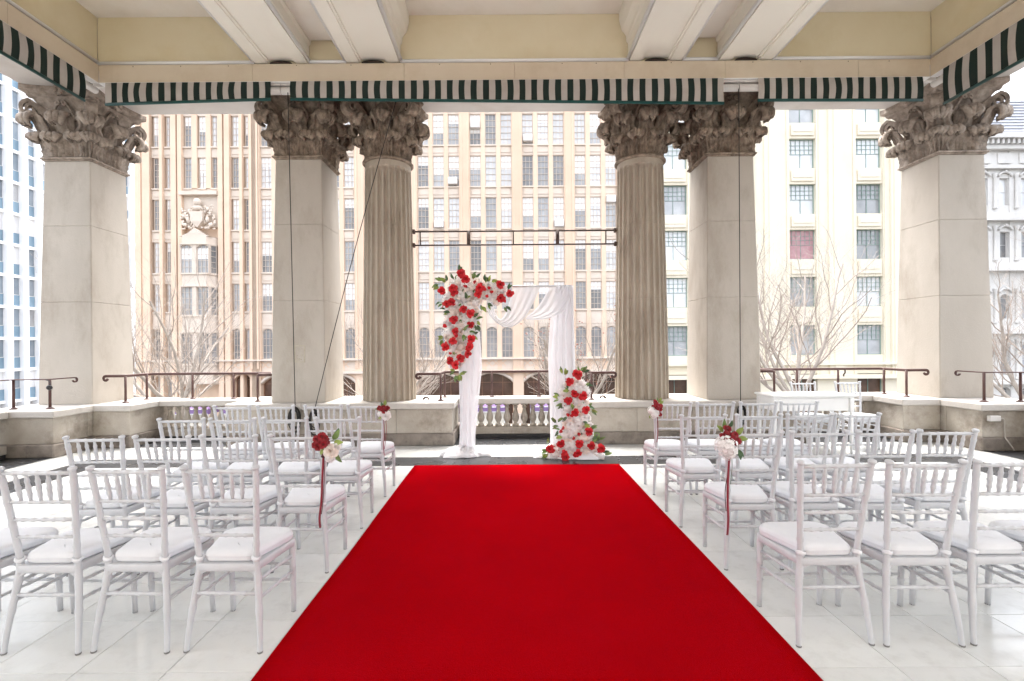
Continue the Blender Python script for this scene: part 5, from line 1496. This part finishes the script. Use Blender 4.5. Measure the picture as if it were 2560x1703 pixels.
# ------------------------------------------------------------------ building E: grey block seen in the gap
bE = thing('grey_building', 'distant grey office block in the gap beside the left pier', 'building')
bo('wall', 'grey_wall', bE, -72, -40, 82, 95, GZ, 36)
for r_ in range(12):
    for k in range(12):
        bo('window', brng.choice(['glass_mid', 'glass_light', 'glass_dark']), bE, -66 + k * 1.5, -64.9 + k * 1.5, 81.9, 82.0, -3 + r_ * 3.2, -1 + r_ * 3.2)
    bo('floor_band', 'fin_white', bE, -72, -40, 81.7, 81.99, -3.7 + r_ * 3.2, -3.3 + r_ * 3.2)

# ------------------------------------------------------------------ purple street canopies
def canopy(x, y, w_, label):
    t = thing('street_canopy', label, 'canopy', (x, y, GZ + .13), 0, 'purple cafe canopies along the far pavement')
    h0, h1 = 2.05, 2.95; hw = w_ / 2; d = 1.3
    m = MB(); m.add([(-hw, -d, h0 + .35), (hw, -d, h0 + .35), (hw, d, h0 + .35), (-hw, d, h0 + .35), (-.06, -.06, h1), (.06, -.06, h1), (.06, .06, h1), (-.06, .06, h1)], [(0, 1, 5, 4), (1, 2, 6, 5), (2, 3, 7, 6), (3, 0, 4, 7), (4, 5, 6, 7)])
    ob('roof', m.mesh('canopy_roof', 'purple'), t)
    for (xa, xb, ya, yb) in ((-hw, hw, -d - .01, -d), (-hw, hw, d, d + .01), (-hw - .01, -hw, -d, d), (hw, hw + .01, -d, d)):
        v = bo('valance', 'purple', t, xa, xb, ya, yb, h0, h0 + .35)
        
    bo('white_trim', 'canopy_white', t, -hw, hw, -d - .018, -d - .011, h0, h0 + .05)
    bo('side_panel', 'canopy_cream', t, -hw, hw, -d + .1, -d + .13, .5, h0 + .05)
    bo('white_trim', 'canopy_white', t, -hw, hw, -d - .018, -d - .011, h0 + .31, h0 + .36)
    for sx in (-1, 1):
        for sy in (-1, 1):
            m = MB(); m.tube([(sx * hw * .97, sy * d * .97, 0), (sx * hw * .97, sy * d * .97, h0 + .3)], .035, 6); ob('pole', m.mesh('pole', 'frame_grey'), t)
for x, lb in ((-20.6, 'farthest left, behind the left balustrade'), (-17.6, 'second from the left, behind the left balustrade'), (-9.6, 'seen between the left pier and column'), (-4.6, 'seen beside the left fluted column'), (-1.35, 'seen through the balustrade left of centre'), (2.6, 'seen through the balustrade right of centre'), (5.8, 'seen beside the right fluted column')):
    canopy(x, 32.6, 2.2, f'purple street canopy {lb}')

# ------------------------------------------------------------------ bare plane trees on the street
def tree(x, y, seed, label, fork=.2, height=11.0, spread=1.0, seeds=0, limbs=5, lean=(0, 0)):
    rng = random.Random(seed)
    t = thing('bare_tree', label, 'tree', (x, y, GZ + .1), 0, 'bare winter trees along the street')
    tk = MB(); cr = MB()
    def branch(p, d, L, r, lvl, nseg):
        pts = [p.copy()]; rad = [r]; dd = d.copy()
        for i in range(nseg):
            j = .16 if lvl < 2 else .26
            dd = (dd + Vector((rng.uniform(-j, j), rng.uniform(-j, j), rng.uniform(-j * .5, j) + (.05 if lvl < 3 else .02)))).normalized()
            pts.append(pts[-1] + dd * (L / nseg)); rad.append(r * lerp(1, .42 if lvl < 3 else .5, (i + 1) / nseg))
        (tk if lvl <= 1 else cr).tube(pts, rad, (8, 7, 5, 3, 3)[lvl], smooth=True, caps=False)
        if lvl >= 4: return
        nch = (limbs, 10, 8, 5)[lvl]
        for c in range(nch):
            f = (c + 1 + rng.uniform(-.3, .3)) / (nch + .4); f = max(.22 if lvl else .8, min(1, f))
            k = min(int(f * nseg), nseg - 1); q = pts[k].lerp(pts[k + 1], f * nseg - k)
            ax = (pts[k + 1] - pts[k]).normalized(); o = ax.orthogonal().normalized()
            o = (Matrix.Rotation(c * 2.4 + rng.uniform(-.6, .6), 3, ax) @ o).normalized()
            ang = rng.uniform(.45, .85) if lvl else (rng.uniform(.1, .35) if c % 3 == 0 else rng.uniform(.65, 1.05))
            nd = (ax * math.cos(ang) + o * math.sin(ang) * spread + Vector((0, 0, .15))).normalized()
            ln = L * rng.uniform(.42, .62) * (1.1 - .45 * f) if lvl else (height - fork) * rng.uniform(.62, .85)
            branch(q, nd, ln, rad[k] * (rng.uniform(.34, .50) if lvl < 3 else .55) if lvl else r * rng.uniform(.5, .66), lvl + 1, (0, 9, 6, 5, 3)[lvl + 1])
            if lvl == 3 and seeds and rng.random() < seeds:
                sb.append(q + nd * ln)
    sb = []
    branch(Vector((0, 0, 0)), Vector((lean[0], lean[1], 1)).normalized(), fork, .115, 0, 5)
    ob('trunk', tk.mesh('trunk', 'bark', recalc=False), t)
    ob('crown', cr.mesh('crown', 'twig', recalc=False), t)
    if sb:
        m = MB()
        for q in sb: m.sphere(q, .026, 5)
        tag(ob('seed_pods', m.mesh('seed_pods', 'seed'), t), kind='stuff')
tree(10.7, 16.5, 3, 'large bare tree forking low in front of the cream building', 5.4, 12.4, 1.3, limbs=7)
tree(17.6, 16.5, 8, 'bare tree at the far right in front of the ornate building', 5.0, 10.5, 1.0, limbs=5)
tree(2.7, 17.5, 12, 'bare tree with red seed pods behind the right side of the arch', 4.6, 9.6, 1.1, seeds=.055, limbs=5)
tree(-4.5, 17.0, 15, 'bare tree behind the left fluted column', 4.2, 9.0, 1.1, limbs=5)
tree(-11.9, 16.5, 22, 'bare tree beside the left corner pier', 4.8, 10.6, 1.15, limbs=5)
tree(-18.6, 16.0, 31, 'bare tree at the far left in front of the finned tower', 4.6, 9.8, 1.1, limbs=5)
